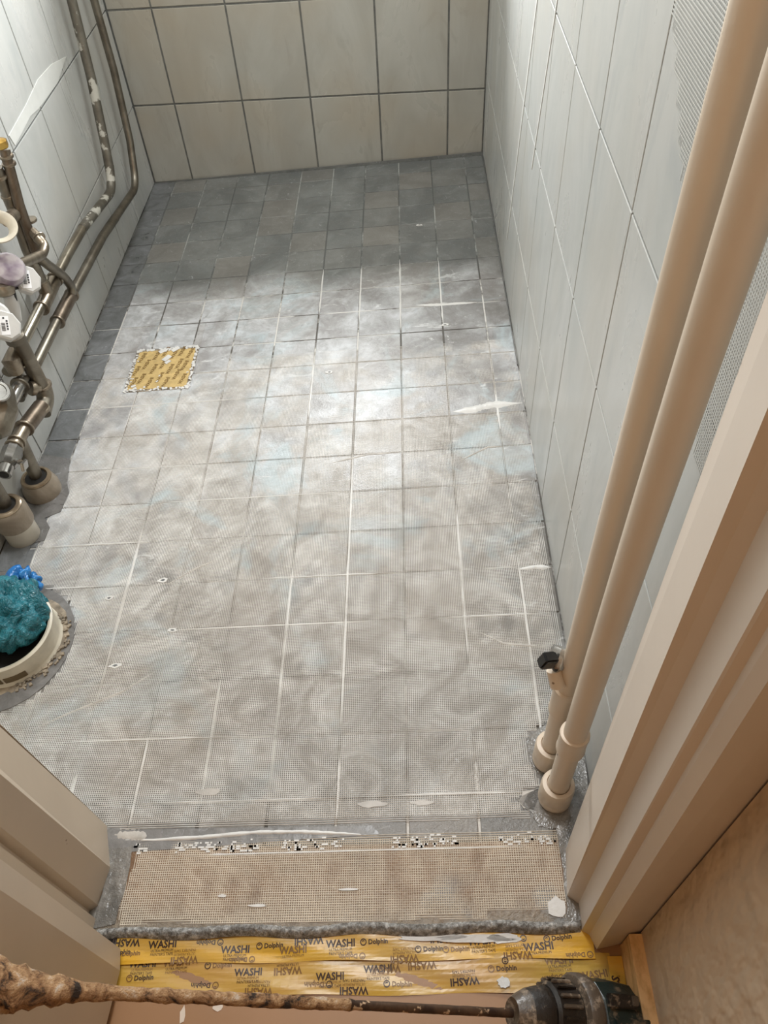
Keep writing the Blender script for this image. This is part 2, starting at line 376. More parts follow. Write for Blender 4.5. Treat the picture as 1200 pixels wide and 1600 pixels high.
# ------------------------------------------------------------------ SETTING: floor
def quadf(x0, x1, y0, y1, h): return [(x, y, fz(x, y, h)) for x, y in ((x0, y0), (x1, y0), (x1, y1), (x0, y1))]
UPF = Vector((-FA, -FB, 1)).normalized()
floor = prism('floor', quadf(XL - 0.1, XR + 0.1, -0.160, YB + 0.1, -0.0016), UPF, 0.05, M['joint_floor'])
tag(floor, 'grey bathroom floor of small square tiles under mesh and white slurry', None, None, 'structure')
xs = [XL] + [i * 0.1 for i in range(-6, 4)] + [XR]
ys = [-0.066] + [i * 0.1 for i in range(0, 20)] + [YB + 0.004]
DR = (-0.536, -0.382, 0.948, 1.106)       # opening of the taped drain
jx = [0] + [R.uniform(-0.0012, 0.0012) for _ in xs[1:-1]] + [0]
jy = [0] + [R.uniform(-0.0012, 0.0012) for _ in ys[1:-1]] + [0]
for i in range(len(xs) - 1):
    for j in range(len(ys) - 1):
        g = 0.0019
        x0, x1 = xs[i] + jx[i] + g, xs[i + 1] + jx[i + 1] - g
        y0, y1 = ys[j] + jy[j] + g, ys[j + 1] + jy[j + 1] - g
        if i == 0: x0 = XL + 0.001
        if i == len(xs) - 2: x1 = XR - 0.001
        h = R.uniform(-0.00025, 0.00025)
        bare_or_shade = (i == 0 and y0 > 0.3)
        rects = [(x0, x1, y0, y1)]
        if x1 > DR[0] and x0 < DR[1] and y1 > DR[2] and y0 < DR[3]:   # cut round the drain
            rects = []
            if x0 < DR[0]: rects.append((x0, DR[0], y0, y1))
            if x1 > DR[1]: rects.append((DR[1], x1, y0, y1))
            a, b = max(x0, DR[0]), min(x1, DR[1])
            if y0 < DR[2]: rects.append((a, b, y0, DR[2]))
            if y1 > DR[3]: rects.append((a, b, DR[3], y1))
        for (a, b, c, d) in rects:
            if b - a < 0.006 or d - c < 0.006: continue
            prism('floor_tile', quadf(a, b, c, d, h), UPF, 0.0055, M['membrane_dark'] if bare_or_shade else M['floor_slurry'], floor, 0.0009)

# ------------------------------------------------------------------ SETTING: walls
def wall_tiles(wall, joints_u, joints_v, to3, n, mat, gap, bottom, top=CEIL, skip=None):
    for i in range(len(joints_u) - 1):
        for j in range(len(joints_v) - 1):
            u0, u1 = joints_u[i] + gap / 2, joints_u[i + 1] - gap / 2
            v0, v1 = joints_v[j] + gap / 2, min(joints_v[j + 1], top) - gap / 2
            if u1 - u0 < 0.006: continue
            b0 = b1 = v0
            if j == 0: b0, b1 = bottom(u0) + 0.002, bottom(u1) + 0.002
            q = [to3(u0, b0), to3(u1, b1), to3(u1, v1), to3(u0, v1)]
            prism('wall_tile', q, n, 0.006, mat, wall, 0.0008)
def slab(name, c, s, mat):
    o = box(name, c, s, mat); tag(o, None, None, None, 'structure'); return o
rows_b = [-0.1, 0.160, 0.4077, 0.655, 0.902, 1.149, 1.396, 1.643, 1.89, 2.137, CEIL]
cols_b = [XL] + [-0.5476 + 0.1994 * k for k in range(0, 5)] + [XR]
cols_b = [XL] + [c for c in cols_b[1:-1]] + [XR]
wb = slab('wall_back', ((XL + XR) / 2, YB + 0.07, 1.1), (XR - XL + 0.4, 0.13, 2.6), M['joint_back'])
tag(wb, 'back wall of pale beige clouded tiles with dark grey joints')
wall_tiles(wb, cols_b, rows_b, lambda u, v: (u, YB + 0.0035, v), (0, -1, 0), M['tile_back'], 0.0052, lambda u: fz(u, YB))
rows_l = [-0.1, 0.161, 0.410, 0.659, 0.908, 1.157, 1.406, 1.655, 1.904, 2.153, CEIL]
cols_l = [-0.035, 0.163, 0.361, 0.5635, 0.7635, 0.9615, 1.1721, 1.3669, 1.5555, 1.754, YB]
wl = slab('wall_left', (XL - 0.0685, 0.95, 1.1), (0.13, 2.3, 2.6), M['joint_side'])
tag(wl, 'left wall of pale grey tiles behind the pipes')
wall_tiles(wl, cols_l, rows_l, lambda u, v: (XL - 0.0005, u, v), (1, 0, 0), M['tile_side'], 0.0036, lambda u: fz(XL, u))
rows_r = [-0.1, 0.2025, 0.4454, 0.6851, 0.9265, 1.168, 1.409, 1.651, 1.892, 2.134, CEIL]
cols_r = [YF, 0.163, 0.3562, 0.5507, 0.7431, 0.936, 1.129, 1.322, 1.515, 1.708, 1.90, YB]
wr = slab('wall_right', (XR + 0.0685, 0.95, 1.1), (0.13, 2.1, 2.6), M['joint_side'])
tag(wr, 'right wall of pale grey tiles behind the cream pipes')
wall_tiles(wr, cols_r, rows_r, lambda u, v: (XR + 0.0005, u, v), (-1, 0, 0), M['tile_side'], 0.0034, lambda u: fz(XR, u))
cl = slab('ceiling', (-0.1, 0.2, CEIL + 0.03), (2.4, 4.4, 0.06), M['ceiling'])
# front wall pieces around the doorway and the hall
fr = slab('wall_front', (XR + 0.03, -0.13, 1.1), (0.075, 0.10, 2.6), M['plaster'])
fl2 = slab('wall_front_left', (-0.62, -0.105, 1.1), (0.52, 0.13, 2.6), M['plaster'])
ft = slab('wall_front_top', (0.0, -0.13, 2.22), (0.74, 0.10, 0.36), M['plaster'])
hr = prism('wall_hall_right', [(0.378, -0.19, -0.06), (0.378, -0.19, CEIL), (0.385, -1.6, CEIL), (0.385, -1.6, -0.06)], (-1, 0, 0), 0.08, M['plaster'])
tag(hr, 'hall wall of bumpy warm plaster right of the doorway', None, None, 'structure')
hl = slab('wall_hall_left', (-0.95, -0.9, 1.1), (0.08, 1.5, 2.6), M['plaster'])
hb = slab('wall_hall_back', (-0.3, -1.65, 1.1), (1.6, 0.08, 2.6), M['plaster'])
hf = prism('floor_hall', [(x, y, fz(x, -0.24, -0.010)) for x, y in ((-0.92, -1.6), (0.40, -1.6), (0.40, -0.19), (-0.92, -0.19))], (0, 0, 1), 0.04, M['hall_floor'])
tag(hf, 'smooth tan hall floor in front of the taped threshold', None, None, 'structure')
# grey sealing strips in the corners
def strip(name, poly, n, mat, th=0.001, parent=None): return prism(name, poly, n, th, mat, parent, 0.0)
strip('sealing_strip', [(XL, YB - 0.003, fz(XL, YB) ), (XR, YB - 0.003, fz(XR, YB)), (XR, YB - 0.003, fz(XR, YB) + 0.012), (XL + 0.12, YB - 0.003, fz(XL, YB) + 0.010), (XL, YB - 0.003, fz(XL, YB) + 0.003)], (0, -1, 0), M['sealing_strip'], 0.0012, wb)
strip('sealing_strip', [(XR - 0.0025, 0.95, fz(XR, 0.95)), (XR - 0.0025, YB - 0.005, fz(XR, YB)), (XR - 0.0025, YB - 0.005, fz(XR, YB) + 0.011), (XR - 0.0025, 0.95, fz(XR, 0.95) + 0.004)], (-1, 0, 0), M['sealing_strip'], 0.0012, wr)
# smoothed filler over the joints of the left wall, and dragged filler on the right one
def film(name, pts, n, parent, mat, th=0.0012):
    return prism(name, pts, n, th, mat, parent, 0.0004)
M['filler'] = plain('filler', (214, 215, 211), 0.45, 0, 0.05, 20, 0.3, 120)
film('filler_smear', [(XL + 0.0008, y, z) for y, z in ((1.185, 0.416), (1.30, 0.424), (1.353, 0.417), (1.50, 0.413), (1.60, 0.432), (1.50, 0.452), (1.40, 0.458), (1.30, 0.447), (1.176, 0.440))], (1, 0, 0), wl, M['filler'])
for (y0, z0, y1, z1, w) in ((1.10, 0.76, 1.28, 0.10, 0.008), (0.90, 0.82, 1.02, 0.40, 0.004)):
    film('filler_smear', [(XR - 0.0008, y0, z0), (XR - 0.0008, y0 + w, z0), (XR - 0.0008, y1 + w * 1.6, z1), (XR - 0.0008, y1, z1)], (-1, 0, 0), wr, M['filler'])

# ------------------------------------------------------------------ reinforcing mesh: real strands
def ribbons(name, lines, mat, w, hfun, keep, step, normal, parent=None, to3=None, drop=0.0006):
    """lines: list of ((u0,v0),(u1,v1)); hfun gives the height over the surface"""
    V = []; Fc = []
    for (a, b) in lines:
        L = math.hypot(b[0] - a[0], b[1] - a[1]); n = max(2, int(L / step) + 1)
        t = np.linspace(0, 1, n); wob = (vnoise(t * L, np.full(n, a[0] * 7 + a[1] * 3), 9) - 0.5) * 0.0008
        dx, dy = (b[0] - a[0]) / L, (b[1] - a[1]) / L
        u = a[0] + t * (b[0] - a[0]) - dy * wob; v = a[1] + t * (b[1] - a[1]) + dx * wob
        h = hfun(u, v); k = keep(u, v)
        base = len(V)
        for i in range(n):
            for s, dh in ((-1, -drop), (0, 0.0), (1, -drop)):
                V.append(to3(u[i] - dy * s * w / 2, v[i] + dx * s * w / 2, h[i] + dh))
        for i in range(n - 1):
            if k[i] and k[i + 1]:
                p = base + 3 * i
                Fc.append((p, p + 1, p + 4, p + 3)); Fc.append((p + 1, p + 2, p + 5, p + 4))
    me = bpy.data.meshes.new(name); me.from_pydata(V, [], Fc); me.update()
    o = link(name, me, mat, parent)
    return o
PITCH = 0.00300
def in_poly(x, y, poly):
    c = np.zeros(np.shape(x), bool); n = len(poly)
    for i in range(n):
        x1, y1 = poly[i]; x2, y2 = poly[(i + 1) % n]
        m = ((y1 > y) != (y2 > y)) & (x < (x2 - x1) * (y - y1) / (y2 - y1 + 1e-12) + x1); c ^= m
    return c
patch_right = [(0.300, 0.098), (0.276, 0.078), (0.279, 0.046), (0.294, 0.010), (0.252, -0.009), (0.273, -0.028), (0.279, -0.047), (0.302, -0.050), (0.304, -0.10), (0.315, -0.13), (0.345, -0.10), (0.3555, 0.02), (0.3555, 0.11), (0.33, 0.115)]
patch_left = [(-0.668, 0.76), (-0.601, 0.74), (-0.588, 0.669), (-0.576, 0.641), (-0.579, 0.59), (-0.607, 0.575), (-0.589, 0.549), (-0.590, 0.517), (-0.62, 0.511), (-0.613, 0.449), (-0.60, 0.40), (-0.668, 0.40)]
patch_drain = [(-0.59 + 0.120 * math.cos(a), 0.280 + 0.128 * math.sin(a)) for a in np.linspace(0, 2 * PI, 28, endpoint=False)]
patch_drain = [(max(-0.668, x), y) for x, y in patch_drain]
def keep_floor(u, v):
    k = (u > -0.598) & (u < 0.352) & (v > -0.036 + 0.004 * (vnoise(u, u, 12) - 0.5)) & (v < 1.05)
    k |= (u <= -0.598) & (u > -0.664) & (v > 0.0) & (v < 0.40)
    for p in (patch_right, patch_left, patch_drain): k &= ~in_poly(u, v, p)
    k &= ~((u > DR[0] - .004) & (u < DR[1] + .004) & (v > DR[2] - .004) & (v < DR[3] + .004))
    return k
def h_floor(u, v):
    fade = np.clip((v - 0.10) / 0.85, 0, 1)
    return 0.00105 - fade * 0.00085 + (vnoise(u, v, 16) - 0.5) * 0.0007 + (vnoise(u, v, 47) - 0.5) * 0.0007
lines = [((x, -0.04), (x, 1.05)) for x in np.arange(-0.664, 0.353, PITCH)]
lines += [((-0.664, y), (0.354, y)) for y in np.arange(-0.038, 1.05, PITCH)]
fm = ribbons('reinforcing_mesh', lines, M['strand'], 0.0012, h_floor, keep_floor, 0.012, UPF, floor, lambda x, y, h: (x, y, FA * x + FB * y + h))
fm['kind'] = 'stuff'
wl_lines = [((y, 0.56), (y, 1.30)) for y in np.arange(-0.075, 0.40, 0.0034)] + [((-0.075, z), (0.40, z)) for z in np.arange(0.56, 1.30, 0.0034)]
wm = ribbons('reinforcing_mesh', wl_lines, M['wall_strand'], 0.0016, lambda u, v: -0.0001 + (vnoise(u, v, 9) - 0.5) * 0.0008, lambda u, v: (v > 0.60 + 0.75 * (u - 0.0)), 0.02, None, wr, lambda y, z, h: (XR - h, y, z), 0.00006)
wm['kind'] = 'stuff'
# slurry ridges and smears on the floor
def ridge(pts, w, hh, mat=M['slurry_white'], parent=floor, name='slurry_ridge'):
    V = []; bm = bmesh.new(); n = len(pts); m = 10 * (n - 1); rings = []
    for i in range(m + 1):
        t = i / m * (n - 1); k = min(int(t), n - 2); f = t - k
        x = pts[k][0] * (1 - f) + pts[k + 1][0] * f; y = pts[k][1] * (1 - f) + pts[k + 1][1] * f
        taper = min(1, min(i, m - i) / (m * 0.25) + 0.08); ww = w * taper * R.uniform(0.75, 1.1); q = hh * taper * R.uniform(0.6, 1.1)
        rings.append([bm.verts.new((x, y - ww, fz(x, y - ww, -0.0005))), bm.verts.new((x, y - ww * 0.5, fz(x, y, q * 0.8))), bm.verts.new((x, y, fz(x, y, q))), bm.verts.new((x, y + ww * 0.5, fz(x, y, q * 0.6))), bm.verts.new((x, y + ww, fz(x, y + ww, -0.0005)))])
    for i in range(m):
        for k in range(4): bm.faces.new((rings[i][k], rings[i + 1][k], rings[i + 1][k + 1], rings[i][k + 1]))
    for rg in (rings[0], rings[-1]): bm.faces.new((rg[0], rg[2], rg[4]))
    return from_bm(name, bm, mat, parent, True)
ridge([(0.205, 0.812), (0.25, 0.815), (0.285, 0.826), (0.353, 0.826)], 0.012, 0.004)
ridge([(0.138, 1.208), (0.21, 1.203), (0.285, 1.202)], 0.006, 0.002)
ridge([(0.298, 0.393), (0.33, 0.396), (0.355, 0.394)], 0.006, 0.0025)
ridge([(-0.325, -0.050), (-0.26, -0.052), (-0.19, -0.050), (-0.114, -0.045), (-0.05, -0.046), (0.013, -0.050), (0.06, -0.054)], 0.0042, 0.003)
ridge([(-0.325, -0.043), (-0.29, -0.045), (-0.262, -0.047)], 0.011, 0.002, M['smear'])
def vridge(x, y0, y1, w=0.0024, hh=0.0009):
    bm = bmesh.new(); n = 14; rings = []
    for i in range(n + 1):
        y = y0 + (y1 - y0) * i / n; ww = w * R.uniform(0.7, 1.15) * min(1, min(i, n - i) / 3 + 0.2); xx = x + R.uniform(-0.0004, 0.0004)
        rings.append([bm.verts.new((xx + s * ww, y, fz(xx, y, q))) for s, q in ((-1, -0.0004), (0, hh), (1, -0.0004))])
    for i in range(n):
        for k in range(2): bm.faces.new((rings[i][k], rings[i][k + 1], rings[i + 1][k + 1], rings[i + 1][k]))
    return from_bm('joint_filler', bm, M['slurry_white'], floor, True)
for a in ((0.0, 0.12, 0.70, 0.0028), (-0.1, 0.10, 0.45), (-0.2, 0.0, 0.20), (-0.3, -0.03, 0.10), (-0.1, 0.82, 1.02), (0.0, 1.15, 1.40), (0.1, 1.12, 1.42), (0.2, 0.22, 0.55), (0.3, 0.06, 0.42), (0.2, 0.0, 0.05), (0.0, -0.03, 0.06), (0.2, 1.12, 1.40), (-0.1, 1.2, 1.4), (-0.4, 0.22, 0.55), (-0.4, -0.0, 0.05), (0.3, 0.75, 0.86)):
    vridge(*a)
for (y, x0, x1) in ((0.101, -0.45, -0.16), (0.3, -0.30, 0.05), (0.4, -0.2, 0.09), (0.301, 0.15, 0.345), (0.001, -0.3, 0.02), (0.002, 0.06, 0.27), (0.9, -0.62, -0.25), (0.501, -0.59, -0.38), (0.7, -0.55, -0.3), (0.6, -0.4, 0.0), (1.2, -0.1, 0.05), (0.401, -0.6, -0.45)):
    ridge([(x0, y), ((x0 + x1) / 2, y), (x1, y)], 0.0018, 0.0010, M['slurry_white'], floor, 'joint_filler')
for p in ([(-0.50, 0.12), (-0.44, 0.15), (-0.36, 0.185), (-0.30, 0.23)], [(0.22, 0.27), (0.26, 0.245), (0.33, 0.235)], [(-0.05, 0.68), (0.03, 0.70), (0.09, 0.70)], [(0.21, 0.665), (0.27, 0.70), (0.30, 0.70)], [(-0.33, 0.395), (-0.28, 0.43), (-0.24, 0.45)]):
    ridge(p, 0.003, 0.0015, M['smear'])
# small torn spots in the mesh
for (x, y) in ((-0.428, 0.373), (-0.336, 0.407), (-0.298, 0.299), (-0.384, 0.234), (0.155, 1.587), (-0.062, 0.971), (0.204, 1.118)):
    a = 0.010; k = 9
    pts = [(x + a * R.uniform(0.6, 1.3) * math.cos(t), y + 0.5 * a * R.uniform(0.6, 1.3) * math.sin(t)) for t in [2 * PI * i / k for i in range(k)]]
    prism('torn_spot', [(p[0], p[1], fz(p[0], p[1], 0.0013)) for p in pts], UPF, 0.0015, M['slurry_white'], floor)
    prism('torn_spot', [(x + (p[0] - x) * .4, y + (p[1] - y) * .4, fz(p[0], p[1], 0.0017)) for p in pts], UPF, 0.0015, M['membrane_dark'], floor)
# bare membrane patches round the pipe entries
def patch(pts, h, mat, name='membrane_patch', parent=floor):
    bm = bmesh.new(); vs = [bm.verts.new((x, y, fz(x, y, h))) for x, y in pts]; f = bm.faces.new(vs)
    r = bmesh.ops.extrude_face_region(bm, geom=[f])
    for v in [g for g in r['geom'] if isinstance(g, bmesh.types.BMVert)]: v.co.z -= 0.0035
    return from_bm(name, bm, mat, parent)
def ragged(pts, amp=0.003, sub=3):
    out = []
    for i in range(len(pts)):
        a, b = pts[i], pts[(i + 1) % len(pts)]
        for k in range(sub):
            t = k / sub; out.append((a[0] * (1 - t) + b[0] * t + (R.uniform(-amp, amp) if k else 0), a[1] * (1 - t) + b[1] * t + (R.uniform(-amp, amp) if k else 0)))
    return out
patch(ragged(patch_right, 0.002), 0.0012, M['membrane_wet'])
patch(patch_left, 0.0012, M['membrane'])
patch(patch_drain, 0.0014, M['membrane'])
# the grey strip before the threshold
patch(ragged([(-0.334, -0.037), (0.05, -0.040), (0.06, -0.052), (-0.30, -0.068), (-0.334, -0.066)], 0.0008), 0.0009, M['membrane'])
# lighter slurry margin along the mesh edge at the drain
# ------------------------------------------------------------------ threshold
th = prism('threshold', quadf(-0.318, 0.318, -0.172, -0.066, 0.0004), UPF, 0.045, M['threshold'], None, 0.001)
tag(th, 'worn tan doorway threshold under white mesh', None, None, 'structure')
def h_th(u, v): return 0.0010 + (vnoise(u, v, 20) - 0.5) * 0.0006 + (vnoise(u, v, 60) - 0.5) * 0.0006
def keep_th(u, v):
    k = (u > -0.286 + 0.004 * np.sin(v * 60)) & (u < 0.300 + 0.1 * (v + 0.165)) & (v > -0.163 + 0.006 * (vnoise(u, u, 20) - 0.5)) & (v < -0.052)
    k &= ~((u > 0.20) & (u < 0.29) & (v < -0.152 + 0.0)); return k
lines = [((x, -0.168), (x, -0.052)) for x in np.arange(-0.292, 0.312, 0.0030)] + [((-0.295, y), (0.314, y + R.uniform(-0.0006, 0.0006))) for y in np.arange(-0.167, -0.052, 0.0030)]
tm = ribbons('mesh_strip', lines, M['strand_front'], 0.00115, h_th, keep_th, 0.006, UPF, th, lambda x, y, h: (x, y, FA * x + FB * y + h))
tm['kind'] = 'stuff'
# white crumbs of slurry filling mesh cells along the seam
bm = bmesh.new()
for k in range(330):
    x = -0.285 + 0.003 * int(R.uniform(0, 195)) + 0.0015; y = -0.070 + 0.003 * int(R.triangular(0, 6, 1.2)) 
    if vnoise(x, 0, 14) < 0.42: continue
    box_bm(bm, (x, y, fz(x, y, 0.0009)), (R.choice((0.0026, 0.0026, 0.0056)), 0.0024, 0.0012))
o = from_bm('slurry_crumbs', bm, M['slurry_white'], th); o['kind'] = 'stuff'
ridge([(-0.283, -0.0735), (-0.15, -0.074), (0, -0.0735), (0.15, -0.073), (0.305, -0.072)], 0.0022, 0.0012, M['slurry_white'], th)
for (x, y, a, b) in ((0.290, -0.150, 0.012, 0.013), (-0.15, -0.128, 0.006, 0.002), (-0.10, -0.141, 0.012, 0.002), (0.02, -0.123, 0.014, 0.0015)):
    pts = [(x + a * R.uniform(0.8, 1.15) * math.cos(t), y + b * R.uniform(0.8, 1.15) * math.sin(t)) for t in [2 * PI * i / 12 for i in range(12)]]
    patch(pts, 0.0019, M['slurry_white'], 'slurry_blob', th)
for (x, y, a, b) in ((0.05, -0.010, 0.022, 0.005), (0.278, -0.012, 0.026, 0.016), (0.12, -0.01, 0.018, 0.004), (-0.19, 0.015, 0.02, 0.006)):
    pts = [(x + a * R.uniform(0.7, 1.15) * math.cos(t), y + b * R.uniform(0.7, 1.15) * math.sin(t)) for t in [2 * PI * i / 14 for i in range(14)]]
    patch(pts, 0.0012, M['smear'], 'slurry_smear')
# granular wet lip at the front edge
bm = bmesh.new(); nx, ny = 420, 9; grid = []
for i in range(nx):
    x = -0.312 + 0.628 * i / (nx - 1); row = []
    fronty = -0.178 + 0.002 * math.sin(x * 40)
    for j in range(ny):
        y = fronty + (0.016 + 0.004 * (vnoise(x, 3, 25) - .5)) * j / (ny - 1)
        prof = math.sin(PI * min(1, (j + 0.0) / (ny - 1))) 
        h = -0.004 + prof * (0.0065 + 0.0035 * R.random())
        row.append(bm.verts.new((x, y, fz(x, y, h))))
    grid.append(row)
for i in range(nx - 1):
    for j in range(ny - 1): bm.faces.new((grid[i][j], grid[i + 1][j], grid[i + 1][j + 1], grid[i][j + 1]))
from_bm('slurry_lip', bm, M['lip'], th, True)
# ragged collar of membrane either side of the threshold mesh
patch(ragged([(-0.330, -0.066), (-0.288, -0.060), (-0.286, -0.10), (-0.290, -0.160), (-0.318, -0.165), (-0.318, -0.10)], 0.0015), 0.0016, M['membrane_wet'], 'membrane_patch', th)
patch(ragged([(0.309, -0.055), (0.325, -0.055), (0.318, -0.165), (0.30, -0.172), (0.305, -0.10)], 0.0015), 0.0016, M['membrane_wet'], 'membrane_patch', th)

# ------------------------------------------------------------------ door frame (trim) and door leaf
def extrude_profile(name, prof, z0, z1, mat, parent=None):
    """prof: list of (x, y, lean) open polyline closed behind"""
    bm = bmesh.new(); lo = [bm.verts.new((x + l * z0, y, z0)) for x, y, l in prof]; hi = [bm.verts.new((x + l * z1, y, z1)) for x, y, l in prof]
    n = len(prof)
    for i in range(n):
        j = (i + 1) % n; bm.faces.new((lo[i], lo[j], hi[j], hi[i]))
    bm.faces.new(lo[::-1]); bm.faces.new(hi); return from_bm(name, bm, mat, parent)
zt = 2.04
jr = extrude_profile('trim_1', [(0.311, -0.079, -0.012), (0.305, -0.136, -0.016), (0.318, -0.1455, -0.012), (0.3175, -0.176, -0.012), (0.3265, -0.181, -0.014), (0.333, -0.197, -0.016), (0.3885, -0.186, 0), (0.3885, -0.07, 0), (0.357, -0.07, 0), (0.345, -0.0745, 0)], 0.012, zt, M['frame'])
tag(jr, 'stepped cream door frame right of the doorway', None, None, 'structure')
jl = extrude_profile('trim_2', [(-0.40, -0.04, 0), (-0.334, -0.030, -0.05), (-0.314, -0.088, -0.02), (-0.320, -0.136, 0.0), (-0.330, -0.143, 0.0), (-0.330, -0.150, 0.0), (-0.318, -0.153, 0.0), (-0.318, -0.182, 0.0), (-0.40, -0.182, 0.0)], -0.02, zt, M['door'])
tag(jl, 'stepped beige door frame left of the doorway', None, None, 'structure')
tp = box('trim_3', (0, -0.12, 2.06), (0.72, 0.12, 0.05), M['frame']); tag(tp, None, None, None, 'structure')
for z in (0.05,):
    pass
dr = empty('door_1', (-0.298, -0.19, 0)); tag(dr, 'beige door leaf opened towards the hall on the left', None, None, 'structure')
bm = bmesh.new()
lo = [(-0.275, -0.190), (-0.270, -0.215), (-0.273, -0.30), (-0.285, -0.90), (-0.325, -0.90), (-0.316, -0.186), (-0.282, -0.186)]
zb = lambda y: -0.004 if y > -0.25 else 0.004
L = [bm.verts.new((x, y, zb(y))) for x, y in lo]; H = [bm.verts.new((x + (0.02 if y > -0.3 else 0.02), y, 2.0)) for x, y in lo]
for i in range(len(lo)):
    j = (i + 1) % len(lo); bm.faces.new((L[i], L[j], H[j], H[i]))
bm.faces.new(L[::-1]); bm.faces.new(H)
adopt(dr, from_bm('door_leaf', bm, M['door']))
bb = prism('baseboard_right', [(0.3625, -0.192, 0.070), (0.3625, -1.5, 0.072), (0.3625, -1.5, 0.0), (0.3625, -0.192, 0.0)], (-1, 0, 0), 0.0165, M['baseboard'], None, 0.0012)
tag(bb, 'raw wooden baseboard along the hall wall', None, None, 'structure')

# ------------------------------------------------------------------ printed tape on the threshold
_ink = {}
def text_mesh(s, size):
    k = (s, size)
    if k in _ink: return _ink[k]
    c = bpy.data.curves.new('t', 'FONT'); c.body = s; c.size = size; c.align_x = 'CENTER'; c.resolution_u = 2; c.offset = size * 0.03 if size > 0.007 else 0.0
    o = bpy.data.objects.new('t', c); COL.objects.link(o)
    bpy.context.view_layer.update()
    me = bpy.data.meshes.new_from_object(o.evaluated_get(bpy.context.evaluated_depsgraph_get()))
    v = [tuple(p.co) for p in me.vertices]; f = [tuple(p.vertices) for p in me.polygons]
    bpy.data.objects.remove(o); _ink[k] = (v, f); return _ink[k]
def print_on(items, name, mat, parent, plane):
    V = []; Fc = []
    for (s, size, x, y, rot, sx) in items:
        if s == '@':
            segs = 14; base = len(V)
            for k in range(segs):
                a = 2 * PI * k / segs
                for r in (size, size * 0.7): V.append(plane(x + r * math.cos(a), y + r * math.sin(a)))
            for k in range(segs):
                j = (k + 1) % segs; Fc.append((base + 2 * k, base + 2 * j, base + 2 * j + 1, base + 2 * k + 1))
            b2 = len(V)
            for k in range(5):
                a = rot + 0.5 + k * 0.6
                for r in (size * 0.5, size * 0.22): V.append(plane(x + r * math.cos(a), y + r * math.sin(a)))
            for k in range(4): Fc.append((b2 + 2 * k, b2 + 2 * k + 2, b2 + 2 * k + 3, b2 + 2 * k + 1))
            continue
        v, f = text_mesh(s, size); base = len(V); c, sn = math.cos(rot), math.sin(rot)
        for p in v:
            px, py = p[0] * sx, p[1]
            V.append(plane(x + px * c - py * sn, y + px * sn + py * c))
        for q in f: Fc.append(tuple(base + i for i in q))
    me = bpy.data.meshes.new(name); me.from_pydata(V, [], Fc); me.update()
    o = link(name, me, mat, parent); o['kind'] = 'stuff'; return o
def washi(x, y, rot, k=1.0):
    up = Vector((-math.sin(rot), math.cos(rot))); r = []
    for s, sz, d, sx in (('WASHI', 0.0122 * k, 0.000, 0.98), ('ULTRA-PREMIUM', 0.0046 * k, -0.0046 * k, 0.86), ("PAINTER'S TAPE", 0.0048 * k, -0.0090 * k, 0.88)):
        r.append((s, sz, x + up.x * d, y + up.y * d, rot, sx))
    return r
def dolphin(x, y, rot, k=1.0):
    c = Vector((math.cos(rot), math.sin(rot)))
    return [('Dolphin', 0.0078 * k, x, y, rot, 1.0), ('@', 0.0042 * k, x - c.x * 0.0190 * k, y - c.y * 0.0190 * k + 0.0028 * math.cos(rot), rot, 1.0)]
def tape_strip(name, y0, y1, x0, x1, h, mat, label, seed, wav=0.0012, skew=0.0):
    rr = random.Random(seed); ph = rr.random() * 9
    def surf(x, y):
        f = (y - y0) / (y1 - y0)
        return h + 0.0008 * math.sin(x * 22 + ph) + 0.0007 * math.sin(x * 47 + y * 160 + ph * 2) + skew * f
    bm = bmesh.new(); nx, ny = 60, 8; g = []
    for i in range(nx + 1):
        x = x0 + (x1 - x0) * i / nx
        e0 = y0 + wav * math.sin(x * 31 + ph); e1 = y1 + wav * math.sin(x * 23 + ph * 1.7)
        g.append([bm.verts.new((x, e0 + (e1 - e0) * j / ny, fz(x, -0.2, surf(x, e0 + (e1 - e0) * j / ny)))) for j in range(ny + 1)])
    fs = []
    for i in range(nx):
        for j in range(ny): fs.append(bm.faces.new((g[i][j], g[i + 1][j], g[i + 1][j + 1], g[i][j + 1])))
    r = bmesh.ops.extrude_face_region(bm, geom=fs)
    for v in [q for q in r['geom'] if isinstance(q, bmesh.types.BMVert)]: v.co.z -= 0.0006
    o = from_bm(name, bm, mat, None, False); tag(o, label, 'tape', 'yellow tape on the threshold')
    return o, (lambda x, y: (x, y, fz(x, -0.2, surf(x, y) + 0.0004)))
UD = PI
tA, pA = tape_strip('tape_strip', -0.206, -0.1745, -0.285, 0.330, -0.0060, M['tape'], 'yellow printed tape strip right below the rough mesh edge, nearest the bathroom', 1)
it = []
for (x, y, rot) in ((-0.272, -0.1775, UD), (-0.222, -0.188, 0.04), (-0.125, -0.195, 0.02), (-0.03, -0.1785, UD + .05), (0.012, -0.190, 0.04), (0.145, -0.1785, UD), (0.193, -0.1895, 0.05), (0.262, -0.197, 0.06)):
    it += washi(x, y, rot)
for (x, y, rot) in ((-0.276, -0.195, 0.05), (-0.165, -0.180, UD + .03), (-0.075, -0.1895, 0.04), (0.060, -0.187, 0.04), (0.225, -0.1805, UD), (0.292, -0.1855, 0.09), (0.13, -0.196, 0.04)):
    it += dolphin(x, y, rot)
print_on([i for i in it if i[3] > -0.2045 and i[3] < -0.1775 + (0.004 if i[4] > 2 else -0.002)], 'tape_print', M['tape_ink'], tA, pA)
tB, pB = tape_strip('tape_strip', -0.243, -0.200, -0.283, 0.348, -0.0078, M['tape2'], 'lower yellow printed tape strip, folded under the nearer side of the first', 2)
it = []
